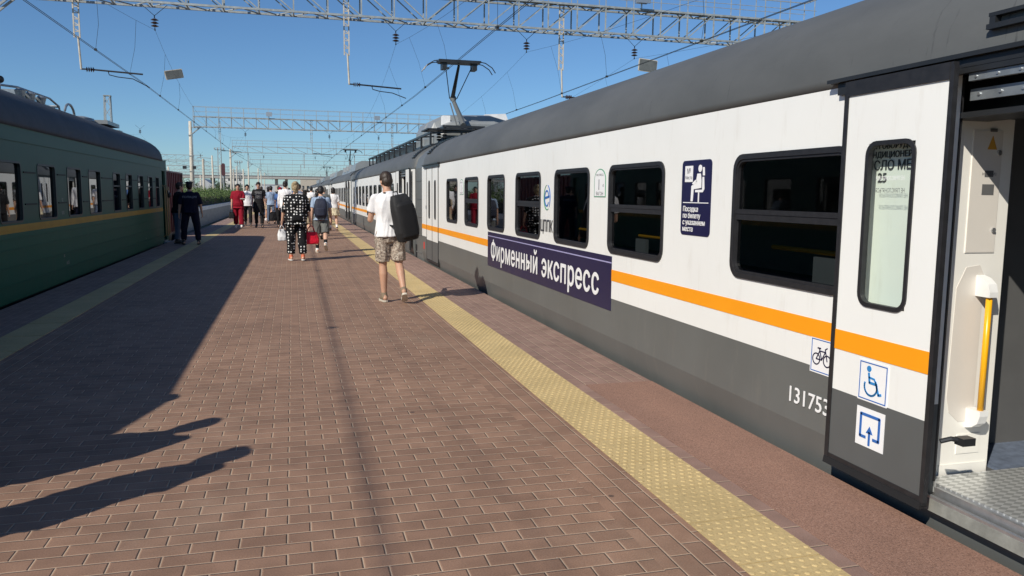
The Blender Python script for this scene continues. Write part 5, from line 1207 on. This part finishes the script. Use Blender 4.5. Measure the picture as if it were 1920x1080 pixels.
person('person in pale shirt farthest down the platform', (-.9, 58, 0), 0, 1.80, hair=('short', HAIR_B), top=(C_WHITE2, .8, .86, 1.05, .12), bottom=('t', C_JEAN, 1.92, 1.0), shoes=(SH_BLACK, SH_BLACK), seed=15)
person('person in blue shirt and jeans far down the platform', (-.2, 52, 0), 0, 1.80, hair=('short', HAIR_B), top=(C_BLUE, .8, .86, 1.05, .12), bottom=('t', C_JEAN, 1.92, 1.0), shoes=(SH_BLACK, SH_BLACK), seed=16)
person('person in white farther down near the cars of the train', (1.0, 56, 0), 0, 1.75, hair=('short', HAIR_K), top=(C_WHITE, .8, .86, 1.05, .12), bottom=('t', C_BLACK, 1.92, 1.0), shoes=(SH_BLACK, SH_BLACK), seed=17)
for n_, (x, y, h, tp_, hr_, lb) in enumerate([(.05, 41.5, 1.86, C_BLUE, HAIR_B, 'man in blue shirt in the far crowd left of the tall man'), (.95, 42.5, 1.80, C_WHITE, HAIR_K, 'person in white behind the grey haired man'), (-.75, 47.5, 1.84, C_BLACK, HAIR_K, 'person in black in the gap behind the white shirted man'), (-1.75, 49, 1.82, C_WHITE2, HAIR_B, 'person in off white walking far behind the man in black'), (.55, 46.5, 1.82, C_TAN, HAIR_G, 'person in tan top far along, seen between two heads'), (-1.0, 40.2, 1.80, C_LBLUE, HAIR_K, 'person in pale blue just beyond the red cap')]):
    person(lb, (x, y, 0), R(n_*3-6), h, legs=((10, 3), (-10, 14)) if n_ % 2 else ((-9, 12), (9, 3)), arms=(((8, 8), 12), ((-8, 8), 12)), hair=('short', hr_), top=(tp_, .8, .86, 1.05, .12), bottom=('t', C_JEAN if n_ % 2 else C_BLACK, 1.92, 1.0), shoes=(SH_BLACK, SH_BLACK), seed=30+n_, voxel=.013)
# officers by the coach
r, I = person('officer in dark navy uniform with pale lettering on the back, standing in shade', (-2.86, 24.6, 0), R(6), 1.80, legs=((3, 2), (-3, 2)), arms=(((-2, 14), 6), ((2, 16), 14)), hair=('short', HAIR_K), top=(C_NAVY, .95, .88, 1.08, .16), bottom=('t', C_NAVY, 1.92, 1.12), shoes=(SH_BLACK, SH_BLACK), fat=1.22, stance=7, seed=18, group='staff at the coach door')
hc = I['hd']; g = MB(); g.ellip(hc+Vector((0, -.01, .105)), .105, .115, .035); g.ellip(hc+Vector((0, 0, .07)), .092, .105, .03); g.ellip(hc+Vector((0, .09, .06)), .07, .05, .012); g.build('peaked_cap', C_NAVY, r, True, local=True)
b = MB(); lt = text('ПОЛИЦИЯ', .075, P('dim_white_print', (.30, .32, .36), .7), (0, 0, 0), None, 'back_lettering', xd=(1, 0, 0)); lt.parent = r; lt.location = (0, -.185, 1.30+I['dz'])
person('second uniformed person in dark shirt and blue grey trousers behind the officer', (-3.28, 25.1, 0), R(-70), 1.78, legs=((3, 2), (-3, 2)), arms=(((25, 8), 60), ((20, 10), 50)), hair=('short', HAIR_B), top=(C_BLACK, .8, .88, 1.05, .1), bottom=('t', C_JEAN, 1.92, 1.05), shoes=(SH_BLACK, SH_BLACK), seed=19, lean=8, group='staff at the coach door', facefeat=True)
# people just outside the left edge whose shadows fall into the picture
for (x, y, h, rz, lb) in ((-2.23, 3.31, 1.80, .2, 'bystander just outside the left edge, casting the nearest long shadow'), (-2.41, 4.06, 1.74, -.4, 'bystander outside the left edge, casting the middle shadow'), (-2.80, 4.77, 1.78, .1, 'bystander outside the left edge, casting the shadow merged with the coach’s')):
    person(lb, (x, y, 0), rz, h, legs=((3, 2), (-3, 2)), hair=('short', HAIR_B), top=(C_LBLUE, .9, .86, 1.1, .15), bottom=('t', C_JEAN, 1.92, 1.05), shoes=(SH_BLACK, SH_BLACK), seed=int(y*10), voxel=.014, fat=1.2, group='bystanders left of the picture')
bpy.data.scenes.remove(TS)
